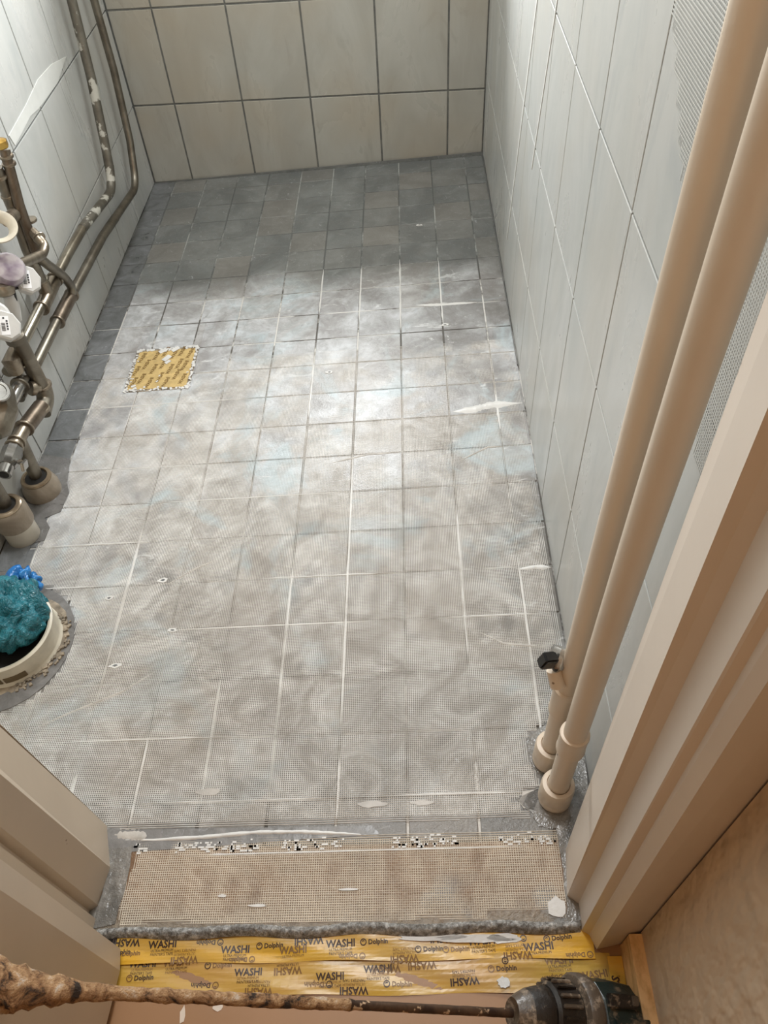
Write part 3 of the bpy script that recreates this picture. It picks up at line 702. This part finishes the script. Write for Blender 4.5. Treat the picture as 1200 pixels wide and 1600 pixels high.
for (x, y, rot) in ((-0.245, -0.2095, 0.03), (-0.20, -0.2085, 0.05), (-0.105, -0.2205, 0.03), (-0.055, -0.212, UD + .05), (0.07, -0.2115, UD + .05), (0.0, -0.2265, 0.03), (0.115, -0.208, UD + .05), (0.06, -0.2185, 0.04), (-0.09, -0.2345, UD), (0.167, -0.226, UD + .06), (0.285, -0.212, 0.05), (0.03, -0.2345, UD), (0.325, -0.228, 0.1)):
    it += washi(x, y, rot, 0.95)
for (x, y, rot) in ((-0.24, -0.224, 0.05), (-0.165, -0.228, UD), (0.22, -0.2185, 0.04), (0.20, -0.205, UD), (-0.02, -0.2285, UD), (0.275, -0.2245, UD + .1), (0.09, -0.234, 0.0), (-0.14, -0.211, 0.03)):
    it += dolphin(x, y, rot)
tb1 = [i for i in it if -0.2405 < i[3] < -0.2075]
print_on(tb1[::2] + [], 'tape_print', M['tape_ink'], tB, pB)
print_on(tb1[1::2], 'tape_print', M['tape_ink_faint'], tB, pB)
fa = []
for k in range(9): fa += (washi if k % 2 else dolphin)(-0.262 + 0.071 * k, -0.1965 - 0.002 * (k % 3), (UD + 0.04) if k % 3 else 0.05, 0.95)
print_on([i for i in fa if -0.2045 < i[3] < -0.180], 'tape_print', M['tape_ink_faint'], tA, pA)
tC, pC = tape_strip('tape_strip', -0.40, -0.205, 0.344, 0.362, -0.0048, M['tape'], 'narrow yellow tape strip running towards the camera beside the raw baseboard', 3, 0.0)
print_on([('WASHI', 0.013, 0.353, -0.235, 1.3, 1.0)], 'tape_print', M['tape_ink'], tC, pC)
# white slurry smear on the tape
for (x, y, a, b) in ((0.125, -0.181, 0.045, 0.004), (0.185, -0.183, 0.05, 0.005), (0.22, -0.1835, 0.02, 0.006), (0.215, -0.2315, 0.008, 0.006)):
    pts = [(x + a * R.uniform(0.75, 1.15) * math.cos(t), y + b * R.uniform(0.8, 1.2) * math.sin(t)) for t in [2 * PI * i / 18 for i in range(18)]]
    o = patch(pts, -0.0040 if y > -0.2 else -0.0055, M['slurry_white'], 'slurry_smear', tA)

# ------------------------------------------------------------------ taped floor drain
dn = empty('taped_floor_drain', (-0.459, 1.027, fz(-0.459, 1.027)))
tag(dn, 'square floor drain sealed with yellow printed tape, left side of floor', 'drain')
def dquad(m, h): return [(x, y, fz(x, y, h)) for x, y in ((DR[0] + m, DR[2] + m), (DR[1] - m, DR[2] + m), (DR[1] - m, DR[3] - m), (DR[0] + m, DR[3] - m))]
adopt(dn, prism('drain_frame', dquad(0.001, -0.0012), UPF, 0.003, M['mortar']))
tp_ = prism('tape_cover', dquad(0.008, 0.0004), UPF, 0.0015, M['tape_pale']); adopt(dn, tp_)
items = []
for i in range(7):
    for j in range(3):
        x = DR[0] + 0.022 + 0.019 * i + R.uniform(-.003, .003); y = DR[2] + 0.030 + 0.048 * j + R.uniform(-.006, .006) + (0.02 if i % 2 else 0)
        if y < DR[3] - 0.015: items += [('WASHI', 0.0125, x, y, 1.35, 0.95)]
adopt(dn, print_on(items, 'tape_print', M['patch_ink'], None, lambda x, y: (x, y, fz(x, y, 0.0008))))
bm = bmesh.new()
for k in range(170):
    s = R.randint(0, 3); t = R.random(); w = R.uniform(0.001, 0.007 if R.random() < 0.8 else 0.014)
    x, y = [(DR[0] + (DR[1] - DR[0]) * t, DR[2] + w), (DR[0] + (DR[1] - DR[0]) * t, DR[3] - w), (DR[0] + w, DR[2] + (DR[3] - DR[2]) * t), (DR[1] - w, DR[2] + (DR[3] - DR[2]) * t)][s]
    box_bm(bm, (x, y, fz(x, y, 0.0006)), (R.uniform(.002, .009), R.uniform(.002, .006), 0.0022), Matrix.Rotation(R.random() * 3, 3, 'Z'))
for (x, y, a) in ((-0.455, 1.065, 0.022), (-0.47, 1.095, 0.02), (-0.44, 1.098, 0.02), (-0.45, 1.05, 0.014), (-0.462, 0.98, 0.006), (-0.46, 1.0, 0.005), (-0.515, 0.968, 0.011)):
    box_bm(bm, (x, y, fz(x, y, 0.0006)), (a, a * 0.6, 0.002), Matrix.Rotation(R.uniform(0.2, 1.4), 3, 'Z'))
o = from_bm('slurry_fringe', bm, M['slurry_white']); o['kind'] = 'stuff'; adopt(dn, o)

# ------------------------------------------------------------------ RIGHT: two cream pipes
def cream_pipe(name, x, y, r, zbase, collars, label, lean=0.0):
    root = empty(name, (x, y, zbase)); tag(root, label, 'pipe', 'cream pipes by the door frame')
    top = CEIL - 0.002
    d = Vector((0, lean, 1)).normalized(); P = lambda z: Vector((x, y + lean * z, z))
    adopt(root, tube('pipe', [P(zbase + 0.005), P(0.4), P(1.0), P(top)], r, M['cream']))
    adopt(root, lathe('floor_socket', P(zbase + 0.001) - Vector((0, 0, 0)), [(r * 1.50, 0), (r * 1.62, 0.004), (r * 1.62, 0.012), (r * 1.55, 0.016), (r * 1.62, 0.020), (r * 1.62, 0.045), (r * 1.5, 0.052), (r * 1.12, 0.053), (r * 1.05, 0.050)], M['cream']))
    for (z, w, k) in collars:
        adopt(root, lathe('coupling', P(z - w / 2), [(r * 1.02, 0), (r * 1.24, 0.002), (r * 1.27, 0.006), (r * 1.22, 0.010), (r * 1.22, w - 0.010), (r * 1.28, w - 0.006), (r * 1.24, w - 0.001), (r * 1.02, w)], M['cream']))
    return root
cream_pipe('riser_pipe', 0.305, 0.048, 0.0145, fz(0.305, 0.048, 0.0), [(0.205, 0.065, 1)], 'cream painted pipe farther from the door frame, with valve stub', -0.006)
cream_pipe('riser_pipe', 0.3055, -0.008, 0.0142, fz(0.3055, -0.008, 0.0), [(0.206, 0.048, 1)], 'cream painted pipe nearest the stepped door frame', -0.012)
# valve with black handle
vp = at(868, 1062, 0.285)
vr = empty('drain_valve', vp); tag(vr, 'small grey valve with black handle beside the rear cream pipe', 'valve')
a0 = at(872, 1072, 0.288); a1 = at(866, 1046, 0.283)
adopt(vr, tube('stub', [a0, a1], 0.0095, M['cream']))
g0 = at(869, 1043, 0.284); g1 = at(879, 1012, 0.292)
adopt(vr, tube('valve_body', [g0, g0.lerp(g1, 0.15), g0.lerp(g1, 0.85), g1], [0.010, 0.0125, 0.0125, 0.011], M['nickel'], seg=8))
k0 = at(856, 1032, 0.272)
adopt(vr, box('handle', k0, (0.018, 0.014, 0.020), M['black_plastic'], None, Matrix.Rotation(0.35, 3, 'Y') @ Matrix.Rotation(0.25, 3, 'Z'), 0.002))
adopt(vr, tube('handle_stem', [k0 + Vector((0.006, 0, -0.008)), at(868, 1046, 0.283)], 0.0035, M['black_plastic'], seg=10))

# ------------------------------------------------------------------ LEFT: pipe cluster
XA = -0.640
def mk(name, label, cat, loc, group=None):
    r = empty(name, loc); tag(r, label, cat, group); return r
# pipe A: worn riser turning along the wall
ya, za = 1.625, 0.176
A = mk('wall_pipe', 'scraped grey wall pipe with white paint remains, bending above the lower one', 'pipe', (XA, ya, za), 'pipes along the left wall')
p_t = at(112, 0, XA); pa = at(165, 230, XA)
adopt(A, tube('riser', [(XA, 1.70, 1.2), p_t, at(142, 120, XA), pa, at(172, 268, XA)], 0.0115, M['pipe_worn']))
bend = fillet([at(171, 258, XA), at(175, 298, XA), at(128, 358, XA)], 0.06, 8)
adopt(A, tube('bend', bend, 0.0112, M['pipe_worn']))
adopt(A, tube('run', [at(130, 355, XA), at(105, 398, XA), at(30, 545, XA), at(12, 582, XA)], 0.0110, M['pipe_bare']))
bd = (at(30, 545, XA) - at(105, 398, XA)).normalized()
adopt(A, tube('tee', [at(84, 440, XA), at(66, 480, XA)], 0.0150, M['fitting']))
adopt(A, tube('tee_branch', [at(74, 462, XA), at(66, 440, XA)], 0.0140, M['fitting']))
for (px, py, r) in ((86, 436, .0175), (65, 481, .0172)): adopt(A, collar('ferrule', at(px, py, XA), bd, r, 0.008, M['fitting']))
adopt(A, collar('ferrule', at(64, 437, XA), (0, 0, 1), 0.0165, 0.006, M['pipe_bare']))
# pipe B
B = mk('wall_pipe', 'smooth grey wall pipe nearer the corner, running lower along the wall', 'pipe', (XA, 1.8, 0.12), 'pipes along the left wall')
path = [(XA, 1.845, 1.2), at(147, 0, XA), at(178, 110, XA), at(203, 220, XA), at(213, 292, XA), at(160, 370, XA), at(112, 460, XA)]
adopt(B, tube('riser', [*path[:3], path[3], path[3].lerp(path[4], 0.3)], 0.0100, M['pipe_grey']))
adopt(B, tube('bend', fillet([path[3].lerp(path[4], 0.25), path[4], path[4].lerp(path[5], 0.7)], 0.055, 8), 0.0100, M['pipe_grey']))
adopt(B, tube('run', [path[4].lerp(path[5], 0.65), path[5], path[6], at(90, 500, XA), at(58, 565, XA), at(30, 622, XA)], 0.0108, M['pipe_grey']))
bd2 = (at(58, 565, XA) - at(90, 500, XA)).normalized()
adopt(B, tube('tee', [at(110, 463, XA), at(90, 502, XA)], 0.0145, M['pipe_copper']))
for (px, py) in ((112, 461), (90, 503)): adopt(B, collar('ferrule', at(px, py, XA), bd2, 0.0165, 0.007, M['fitting']))
# riser C1 (in front) with bends
XC = -0.612
C1 = mk('supply_riser', 'brown copper riser right of its twin, with side bend towards the meter', 'pipe', at(55, 365, XC), 'copper risers by the meters')
ptop = at(8, 236, XC); pbot = at(60, 405, XC)
adopt(C1, tube('riser', [(XC, ptop.y, ptop.z + 0.002), at(30, 320, XC), pbot], 0.0098, M['pipe_copper']))
adopt(C1, lathe('brass_nut', at(4, 232, XC), [(0.009, 0), (0.0135, 0.003), (0.0135, 0.014), (0.009, 0.017)], M['brass'], None, 6))
for (px, py) in ((14, 256), (10, 244), (47, 344)): adopt(C1, collar('ferrule', at(px, py, XC), (0, 0, 1), 0.0132, 0.006, M['fitting']))
adopt(C1, tube('side_bend', [at(50, 362, XC + .006), at(60, 372, XC + .02), at(70, 384, XC + .03), at(66, 398, XC + .032), at(48, 406, XC + .038), at(24, 416, XC + .045)], 0.0095, M['fitting'], None, 0.02))
adopt(C1, collar('ferrule', at(61, 371, XC + .021), at(68, 382, XC + .03) - at(55, 366, XC + .01), 0.0125, 0.005, M['fitting']))
adopt(C1, tube('down_bend', [at(60, 400, XC), at(72, 412, XC - .004), at(98, 430, XC - .012), at(112, 448, XC - .02), at(112, 468, XC - .026)], 0.0098, M['pipe_grey'], None, 0.03))
# riser C2
C2 = mk('supply_riser', 'grey riser left of its twin, ending in the tee of the scraped pipe', 'pipe', at(30, 350, XA + .01), 'copper risers by the meters')
X2 = XA + 0.008
adopt(C2, tube('riser', [at(-6, 262, X2), at(15, 310, X2), at(42, 388, X2), at(64, 438, X2)], 0.0115, M['pipe_grey']))
adopt(C2, tube('tee', [at(12, 300, X2), at(38, 362, X2)], 0.0142, M['pipe_grey']))
adopt(C2, tube('tee_branch', [at(26, 332, X2), at(12, 344, X2 + .03)], 0.0125, M['fitting']))
for (px, py) in ((14, 305), (37, 357), (0, 276)): adopt(C2, collar('ferrule', at(px, py, X2), (0, 0, 1), 0.0160, 0.006, M['fitting']))
# white escutcheon ring
XW = -0.575
e = lathe('escutcheon', at(-4, 356, XW), [(0.017, -0.010), (0.020, -0.004), (0.027, 0.0), (0.0325, 0.002), (0.0325, 0.005), (0.027, 0.004), (0.021, 0.000), (0.017, -0.008)], M['pvc'], None, 36, (0.35, -0.35, 0.87), cap=False)
tag(e, 'round white plastic ring at the left edge, in front of the risers', 'ring')
# meters
def meter(cx, cy, X, label, body, k=1.0):
    c = at(cx, cy, X); r = mk('water_meter', label, 'meter', c, 'water meters on the left')
    f = Vector((0.62, -0.45, 0.64)).normalized()           # its dial looks at the doorway
    s = f.cross(Vector((0, 0, 1))).normalized(); u = s.cross(f).normalized()
    Rm = Matrix((s, u, f)).transposed()
    lc = c
    bm = bmesh.new(); pts = []
    for i in range(8):
        a = PI / 8 + i * PI / 4; pts.append((math.cos(a) * 0.0235 * k, math.sin(a) * 0.027 * k))
    lo = [bm.verts.new(lc + Rm @ Vector((x, y, -0.006))) for x, y in pts]; md = [bm.verts.new(lc + Rm @ Vector((x, y, 0.008))) for x, y in pts]
    hi = [bm.verts.new(lc + Rm @ Vector((x * 0.88, y * 0.88, 0.011))) for x, y in pts]
    for q, w in ((lo, md), (md, hi)):
        for i in range(8): j = (i + 1) % 8; bm.faces.new((q[i], q[j], w[j], w[i]))
    bm.faces.new(lo[::-1]); bm.faces.new(hi)
    adopt(r, from_bm('radio_housing', bm, M['white_plastic']))
    rl = Matrix.Rotation(0.55, 3, 'Z')
    lb = box('label', lc + Rm @ Vector((0.003, 0.0, 0.0113)), (0.014, 0.032, 0.0006), M['label_white'], None, Rm @ rl); adopt(r, lb)
    bm = bmesh.new(); rnd = random.Random(3)
    for i in range(9): box_bm(bm, lc + Rm @ (Vector((0.003, 0.0, 0.012)) + rl @ Vector((0.0028, -0.009 + i * 0.0016, 0))), (0.006, rnd.uniform(.0005, .0011), 0.0003), Rm @ rl)
    for i in range(4): box_bm(bm, lc + Rm @ (Vector((0.003, 0.0, 0.012)) + rl @ Vector((-0.0035, -0.006 + i * 0.0045, 0))), (0.0028, 0.003, 0.0003), Rm @ rl)
    box_bm(bm, lc + Rm @ (Vector((0.003, 0.0, 0.012)) + rl @ Vector((0.001, 0.0125, 0))), (0.003, 0.0028, 0.0003), Rm @ rl)
    adopt(r, from_bm('label_print', bm, M['ink']))
    return r, c, f
mr, mc, mf = meter(41, 438, -0.565, 'white water meter with barcode label and violet body, the upper one', None)
bc = at(14, 420, -0.575)
adopt(mr, lathe('meter_body', bc - mf * 0.022, [(0.012, -0.004), (0.026, 0), (0.029, 0.006), (0.029, 0.022), (0.024, 0.030), (0.012, 0.033)], M['violet'], None, 28, mf))
adopt(mr, lathe('brass_body', at(6, 452, -0.59), [(0.010, -0.012), (0.017, -0.008), (0.019, 0), (0.017, 0.008), (0.010, 0.012)], M['fitting'], None, 20, (0, 0.3, 1)))
adopt(mr, tube('bracket', [at(30, 448, -0.575), at(20, 452, -0.58), at(24, 470, -0.582)], 0.004, M['black_plastic'], seg=8))
mr2, mc2, mf2 = meter(8, 510, -0.560, 'white water meter with barcode label, the lower one at the left edge', None)
adopt(mr2, lathe('meter_body', at(-8, 494, -0.575) - mf2 * 0.012, [(0.012, -0.004), (0.024, 0), (0.026, 0.012), (0.020, 0.018)], M['white_plastic'], None, 24, mf2))
adopt(mr2, tube('hose_neck', [at(14, 460, -0.59), at(20, 478, -0.59), at(26, 500, -0.595)], [0.011, 0.0125, 0.009], M['white_plastic']))
# thick drop pipe E with elbow, tee, valve
XE = -0.602
E_ = mk('drain_pipe', 'thick dark grey-green drop pipe crossing in front of the wall pipes', 'pipe', at(60, 600, XE))
adopt(E_, tube('drop', [at(27, 528, XE), at(64, 600, XE), at(66, 604, XE)], 0.0140, M['pipe_grey']))
adopt(E_, lathe('cap_fitting', at(27, 534, XE), [(0.0150, 0), (0.0185, 0.002), (0.0185, 0.014), (0.0150, 0.018), (0.0150, 0.034), (0.0105, 0.038), (0.0095, 0.050)], M['pipe_grey'], None, 20, (0.0, 0.0, 1)))
adopt(E_, collar('ferrule', at(66, 602, XE), at(64, 600, XE) - at(27, 528, XE), 0.0185, 0.007, M['fitting']))
adopt(E_, tube('elbow', [at(66, 602, XE), at(72, 622, XE), at(66, 645, XE)], 0.0165, M['pipe_grey'], None, 0.02))
e0, e1 = at(66, 636, XE), at(40, 668, XE)
adopt(E_, tube('tee', [at(64, 636, XE), e1], 0.0160, M['pipe_copper']))
adopt(E_, collar('ferrule', at(62, 640, XE), (0.05, 0.25, 1), 0.0195, 0.007, M['fitting']))
dv = (at(24, 700, XE) - e1).normalized()
for (px, py, r) in ((38, 669, .0185), (26, 690, .0165), (22, 698, .0170)): adopt(E_, collar('ferrule', at(px, py, XE), dv, r, 0.006, M['fitting']))
adopt(E_, tube('nipple', [at(38, 669, XE), at(22, 698, XE)], 0.0130, M['fitting']))
V = mk('ball_valve', 'chrome ball valve with open outlet and square lever, below the drop pipe', 'valve', at(18, 715, XE))
adopt(V, tube('valve_body', [at(22, 700, XE), at(20, 705, XE), at(13, 722, XE), at(11, 728, XE)], [0.016, 0.0185, 0.0175, 0.0145], M['nickel'], seg=8))
vb = at(11, 728, XE); ve = at(6, 742, XE)
adopt(V, tube('outlet', [vb, ve], 0.0125, M['nickel']))
adopt(V, tube('outlet_bore', [ve - (ve - vb).normalized() * 0.003, ve + (ve - vb).normalized() * 0.0006], 0.0088, M['dark']))
lv = at(38, 727, XE + 0.035)
adopt(V, box('lever', lv, (0.006, 0.030, 0.016), M['nickel'], None, Matrix.Rotation(-0.5, 3, 'X') @ Matrix.Rotation(0.2, 3, 'Z'), 0.0015))
adopt(V, tube('lever_stem', [at(22, 718, XE + 0.005), at(32, 722, XE + 0.032)], 0.005, M['nickel'], seg=12))
# elbow and chrome connector F
XF = -0.622
Fg = mk('pipe_union', 'bright chrome union with dark ring behind the drop pipe', 'fitting', at(35, 590, XF))
adopt(Fg, tube('elbow', [at(24, 548, XF), at(18, 566, XF), at(26, 580, XF)], [0.013, 0.0175, 0.015], M['fitting']))
adopt(Fg, tube('union', [at(29, 572, XF), at(40, 596, XF - .003)], 0.0125, M['nickel']))
adopt(Fg, tube('union_run', [at(40, 584, XF), at(32, 600, XF), at(6, 650, XF)], [0.013, 0.0125, 0.0115], M['nickel']))
fd = (at(6, 650, XF) - at(32, 600, XF)).normalized()
adopt(Fg, collar('rubber_ring', at(31, 602, XF), fd, 0.0180, 0.006, M['pipe_grey']))
adopt(Fg, collar('ferrule', at(28, 571, XF), at(40, 596, XF) - at(29, 572, XF), 0.0165, 0.005, M['fitting']))
adopt(Fg, lathe('blanking_plug', at(47, 607, XF + .012), [(0.013, 0), (0.0145, 0.004), (0.013, 0.010), (0.008, 0.012), (0.007, 0.020)], M['fitting'], None, 18, (0.5, 0.5, -0.5)))
# dark valve housing at the left edge
XH = -0.568
H = mk('stop_valve', 'chunky dark bronze valve housing cut by the left edge', 'valve', at(0, 635, XH))
adopt(H, tube('housing', [at(-2, 604, XH), at(0, 612, XH), at(4, 640, XH), at(-4, 672, XH), at(-8, 680, XH)], [0.017, 0.024, 0.0265, 0.022, 0.012], M['pipe_grey'], seg=8))
adopt(H, lathe('dial', at(-3, 612, XH + .012), [(0.017, 0), (0.019, 0.002), (0.017, 0.004), (0.013, 0.004), (0.012, 0.002), (0.0, 0.002)], M['nickel'], None, 20, (0.6, -0.3, 0.75), cap=False))
# pipes going into the floor, with sleeves
def floor_entry(x, y, r, label, parts, ptop):
    z0 = fz(x, y, 0.0005); root = mk('floor_sleeve', label, 'pipe', (x, y, z0), 'pipe sleeves in the floor at left')
    for (nm, prof, mat) in parts:
        adopt(root, lathe(nm, (x, y, z0), prof, mat, None, 36))
    adopt(root, tube('pipe', [Vector((x, y, z0 + 0.01)), ptop], r, M['pipe_grey']))
    return root
floor_entry(-0.631, 0.648, 0.0128, 'pipe in wide tan metal sleeve against the left wall, farther of two', [
    ('sleeve', [(0.034, 0), (0.0365, 0.002), (0.0365, 0.020), (0.0315, 0.036), (0.0300, 0.0395)], M['sleeve_tan']),
    ('sleeve_rim', [(0.0295, 0.038), (0.0305, 0.042), (0.0285, 0.045), (0.0235, 0.046), (0.0215, 0.043)], M['sleeve_cap']),
    ('sleeve_bore', [(0.0212, 0.041), (0.0212, 0.0435)], M['dark'])], Vector((-0.636, 0.672, 0.118)))
floor_entry(-0.634, 0.530, 0.0135, 'pipe in tan cap on cream plastic sleeve, nearer of two', [
    ('sleeve', [(0.029, 0), (0.0305, 0.003), (0.0305, 0.046)], M['pvc_dirty']),
    ('sleeve_cap', [(0.0305, 0.042), (0.0345, 0.044), (0.0345, 0.082), (0.0300, 0.090)], M['sleeve_tan']),
    ('sleeve_rim', [(0.0298, 0.088), (0.0300, 0.092), (0.0260, 0.095), (0.0215, 0.095), (0.0200, 0.092)], M['sleeve_cap']),
    ('sleeve_bore', [(0.0198, 0.090), (0.0198, 0.0925)], M['dark'])], Vector((-0.636, 0.536, 0.125)))
box('grout_pad', (-0.64, 0.495, fz(-0.64, 0.495, 0.001)), (0.052, 0.10, 0.004), M['membrane_dark'], floor, None, 0.001)

# ------------------------------------------------------------------ toilet drain collar with bag
cx, cy = -0.576, 0.284; z0 = fz(cx, cy, 0.0012)
D = mk('toilet_drain_collar', 'cream plastic toilet drain collar set in the floor at left', 'drain', (cx, cy, z0))
adopt(D, lathe('grout_bed', (cx, cy, z0), [(0.100, 0), (0.097, 0.003), (0.090, 0.005), (0.080, 0.004)], M['mortar'], None, 70, (0, 0, 1), 0.0012))
adopt(D, lathe('collar', (cx, cy, z0), [(0.082, 0.0), (0.086, 0.002), (0.0865, 0.006), (0.083, 0.009), (0.082, 0.012), (0.084, 0.046), (0.0845, 0.049), (0.081, 0.051), (0.077, 0.049), (0.074, 0.030), (0.070, 0.004), (0.05, 0.0)], M['pvc'], None, 72))
adopt(D, lathe('collar_bore', (cx, cy, z0), [(0.0735, 0.030), (0.072, 0.031), (0.060, 0.026), (0.0, 0.024)], M['dark'], None, 40, cap=False))
for (a0_, a1_) in ((-100, -80), (-77, -52), (-128, -104)):
    bm = bmesh.new(); n = 7
    for (r0, zlo, zhi) in ((0.0838, 0.012, 0.026),):
        V1 = []
        for i in range(n):
            a = math.radians(a0_ + (a1_ - a0_) * i / (n - 1))
            V1.append([bm.verts.new((cx + r * math.cos(a), cy + r * math.sin(a), z0 + zz)) for r, zz in ((0.0834, zlo), (0.0842, zhi), (0.081, zhi), (0.081, zlo))])
        for i in range(n - 1):
            for k in range(4): bm.faces.new((V1[i][k], V1[i + 1][k], V1[i + 1][(k + 1) % 4], V1[i][(k + 1) % 4]))
        bm.faces.new(V1[0]); bm.faces.new(V1[-1][::-1])
    adopt(D, from_bm('recess', bm, M['brown_recess']))
bm = bmesh.new()
for k in range(60):
    a = R.uniform(-1.2, 0.7); r = R.uniform(0.086, 0.100)
    box_bm(bm, (cx + r * math.cos(a), cy + r * math.sin(a), z0 + 0.006), (R.uniform(.002, .007), R.uniform(.002, .006), R.uniform(.002, .006)), Matrix.Rotation(R.random() * 3, 3, 'Z'))
o = from_bm('grout_crumbs', bm, M['mortar']); o['kind'] = 'stuff'; adopt(D, o)
def crumple(name, c, rad, mat, seed, folds=9, amp=0.16, sub=5, squash=None):
    rr = random.Random(seed); bm = bmesh.new(); bmesh.ops.create_icosphere(bm, subdivisions=sub, radius=1.0)
    dirs = []
    for _ in range(folds):
        v = Vector((rr.gauss(0, 1), rr.gauss(0, 1), rr.gauss(0, 1))).normalized(); dirs.append((v, rr.uniform(1.6, 4.2), rr.uniform(0, 6)))
    for v in bm.verts:
        p = v.co.normalized(); d = 0
        w = p + 0.25 * Vector((math.sin(p.y * 5 + seed), math.sin(p.z * 4 + 1), math.sin(p.x * 5 + 2)))
        for (q, f, ph) in dirs:
            d += 0.25 - (1 - abs(math.sin(f * w.dot(q) + ph))) ** 5 * 1.9
        d = max(-1.2, d / folds * 3.0)
        s = 1 + amp * d
        v.co = Vector((p.x * rad[0] * s, p.y * rad[1] * s, p.z * rad[2] * s))
        if squash: v.co = squash(v.co)
        v.co += Vector(c)
    return from_bm(name, bm, mat, None, True)
bag = crumple('teal_bag', (-0.566, 0.305, z0 + 0.060), (0.060, 0.064, 0.050), M['teal'], 4, 9, 0.24)
tag(bag, 'crumpled teal plastic bag stuffed into the toilet drain collar', 'bag')
bag2 = crumple('blue_glove', (-0.560, 0.375, z0 + 0.058), (0.024, 0.022, 0.026), M['blue'], 9, 5, 0.45, 4)
tag(bag2, 'bright blue crumpled film sticking out behind the teal bag', 'glove')

# ------------------------------------------------------------------ mixing drill with crusted paddle rod
rod_pts = [(0, 1536), (100, 1541), (200, 1548), (400, 1562), (600, 1573), (790, 1583)]
_d = ray(800, 1583); P0 = CAM + _d * ((0.125 - CAM.z) / _d.z); P1 = at(-14, 1542, -0.256)
ax = (P1 - P0).normalized()
DRL = mk('mixing_drill', 'dirty mixing drill lying at the threshold with mortar-crusted rod to the left', 'drill', (0.31, -0.275, 0.01))
def along(s): return P0 + ax * s
N = 90; pts = []; rads = []
for i in range(N):
    s = (P1 - P0).length * i / (N - 1); t = i / (N - 1)
    r = 0.0043 + 0.0004 * R.random()
    if t > 0.35: r = 0.0047 + 0.0008 * (t - 0.35) / 0.5 + 0.0014 * R.random()
    if t > 0.78: r += (t - 0.78) ** 2 * 0.36 * R.uniform(0.85, 1.15)
    pts.append(along(s)); rads.append(r)
k = 32
adopt(DRL, tube('rod', pts[:k + 1], rads[:k + 1], M['rod_steel'], None, 0, 16, 0.03))
bm = bmesh.new(); tube_bm(bm, pts[k:], rads[k:], 28, True, 0.10, R)
adopt(DRL, from_bm('mortar_crust', bm, M['crust'], None, True))
ch = -ax
def dl(nm, s0, prof, mat, seg=36): adopt(DRL, lathe(nm, P0 + ch * s0, prof, mat, None, seg, ch))
dl('chuck_nose', 0.0, [(0.0075, 0.004), (0.012, 0.001), (0.015, 0.0), (0.020, 0.008), (0.0235, 0.016)], M['tool_grey'])
dl('chuck', 0.014, [(0.0225, 0), (0.0245, 0.004), (0.0275, 0.018), (0.0285, 0.024), (0.0270, 0.027)], M['tool_black'])
bm = bmesh.new()
tube_bm(bm, [P0 + ch * s for s in (0.040, 0.043, 0.070, 0.074)], [0.0290, 0.0325, 0.0345, 0.0310], 36)
adopt(DRL, auto_smooth(from_bm('gear_collar', bm, M['tool_black'])))
u = ch.orthogonal().normalized(); v = ch.cross(u)
for i in range(20):
    a = 2 * PI * i / 20; rd = u * math.cos(a) + v * math.sin(a)
    p = P0 + ch * 0.0565 + rd * 0.0345; Rm = Matrix((ch, rd.cross(ch), rd)).transposed()
    adopt(DRL, box('grip_rib', p, (0.024, 0.0042, 0.0035), M['tool_grey'] if i % 3 else M['tool_black'], None, Rm, 0.0008))
dl('clamp_ring', 0.073, [(0.033, 0), (0.040, 0.002), (0.0425, 0.006), (0.0425, 0.016), (0.040, 0.020), (0.034, 0.021)], M['tool_grey'])
mp = P0 + ch * 0.140
bm = bmesh.new(); tube_bm(bm, [P0 + ch * s for s in (0.093, 0.098, 0.120, 0.145)], [0.034, 0.038, 0.039, 0.036], 10)
adopt(DRL, from_bm('motor_housing', bm, M['tool_teal']))
nrm = (CAM - mp).normalized(); rdx = (nrm - ch * nrm.dot(ch)).normalized(); sd = rdx.cross(ch)
Rm = Matrix((ch, -sd, rdx)).transposed()
if Rm.determinant() < 0: Rm = Matrix((ch, sd, rdx)).transposed()
adopt(DRL, box('housing_step', P0 + ch * 0.118 + rdx * 0.036 + Rm @ Vector((0, 0.016, 0)), (0.036, 0.014, 0.010), M['tool_black'], None, Rm, 0.0015))
adopt(DRL, box('switch_tab', P0 + ch * 0.132 + rdx * 0.0405 + Rm @ Vector((0, 0.017, 0)), (0.009, 0.010, 0.004), M['tool_grey'], None, Rm, 0.001))
adopt(DRL, box('name_plate', P0 + ch * 0.128 + rdx * 0.0375 + Rm @ Vector((0, -0.010, 0)), (0.046, 0.020, 0.005), M['tool_teal'], None, Rm, 0.001))
vts, fcs = text_mesh('Makita', 0.014)
me = bpy.data.meshes.new('plate_lettering'); org = P0 + ch * 0.128 + rdx * 0.0403 + Rm @ Vector((0, -0.014, 0))
me.from_pydata([org + Rm @ Vector(p) for p in vts], [], fcs); adopt(DRL, link('plate_lettering', me, M['tool_grey']))
# pale paint chips on the hall floor
for (px, py, a, b) in ((285, 1587, 0.0035, 0.010), (340, 1573, 0.006, 0.005)):
    p = atf(px, py, -0.010)
    o = prism('paint_chip', [(p.x + a * R.uniform(.7, 1.2) * math.cos(t), p.y + b * R.uniform(.7, 1.2) * math.sin(t), fz(p.x, -0.24, -0.0094)) for t in [2 * PI * i / 9 for i in range(9)]], (0, 0, 1), 0.0008, M['frame'])
    tag(o, 'pointed pale paint chip on the hall floor, left one' if a < 0.005 else 'rounded pale paint fleck on the hall floor, right one', 'paint chip')
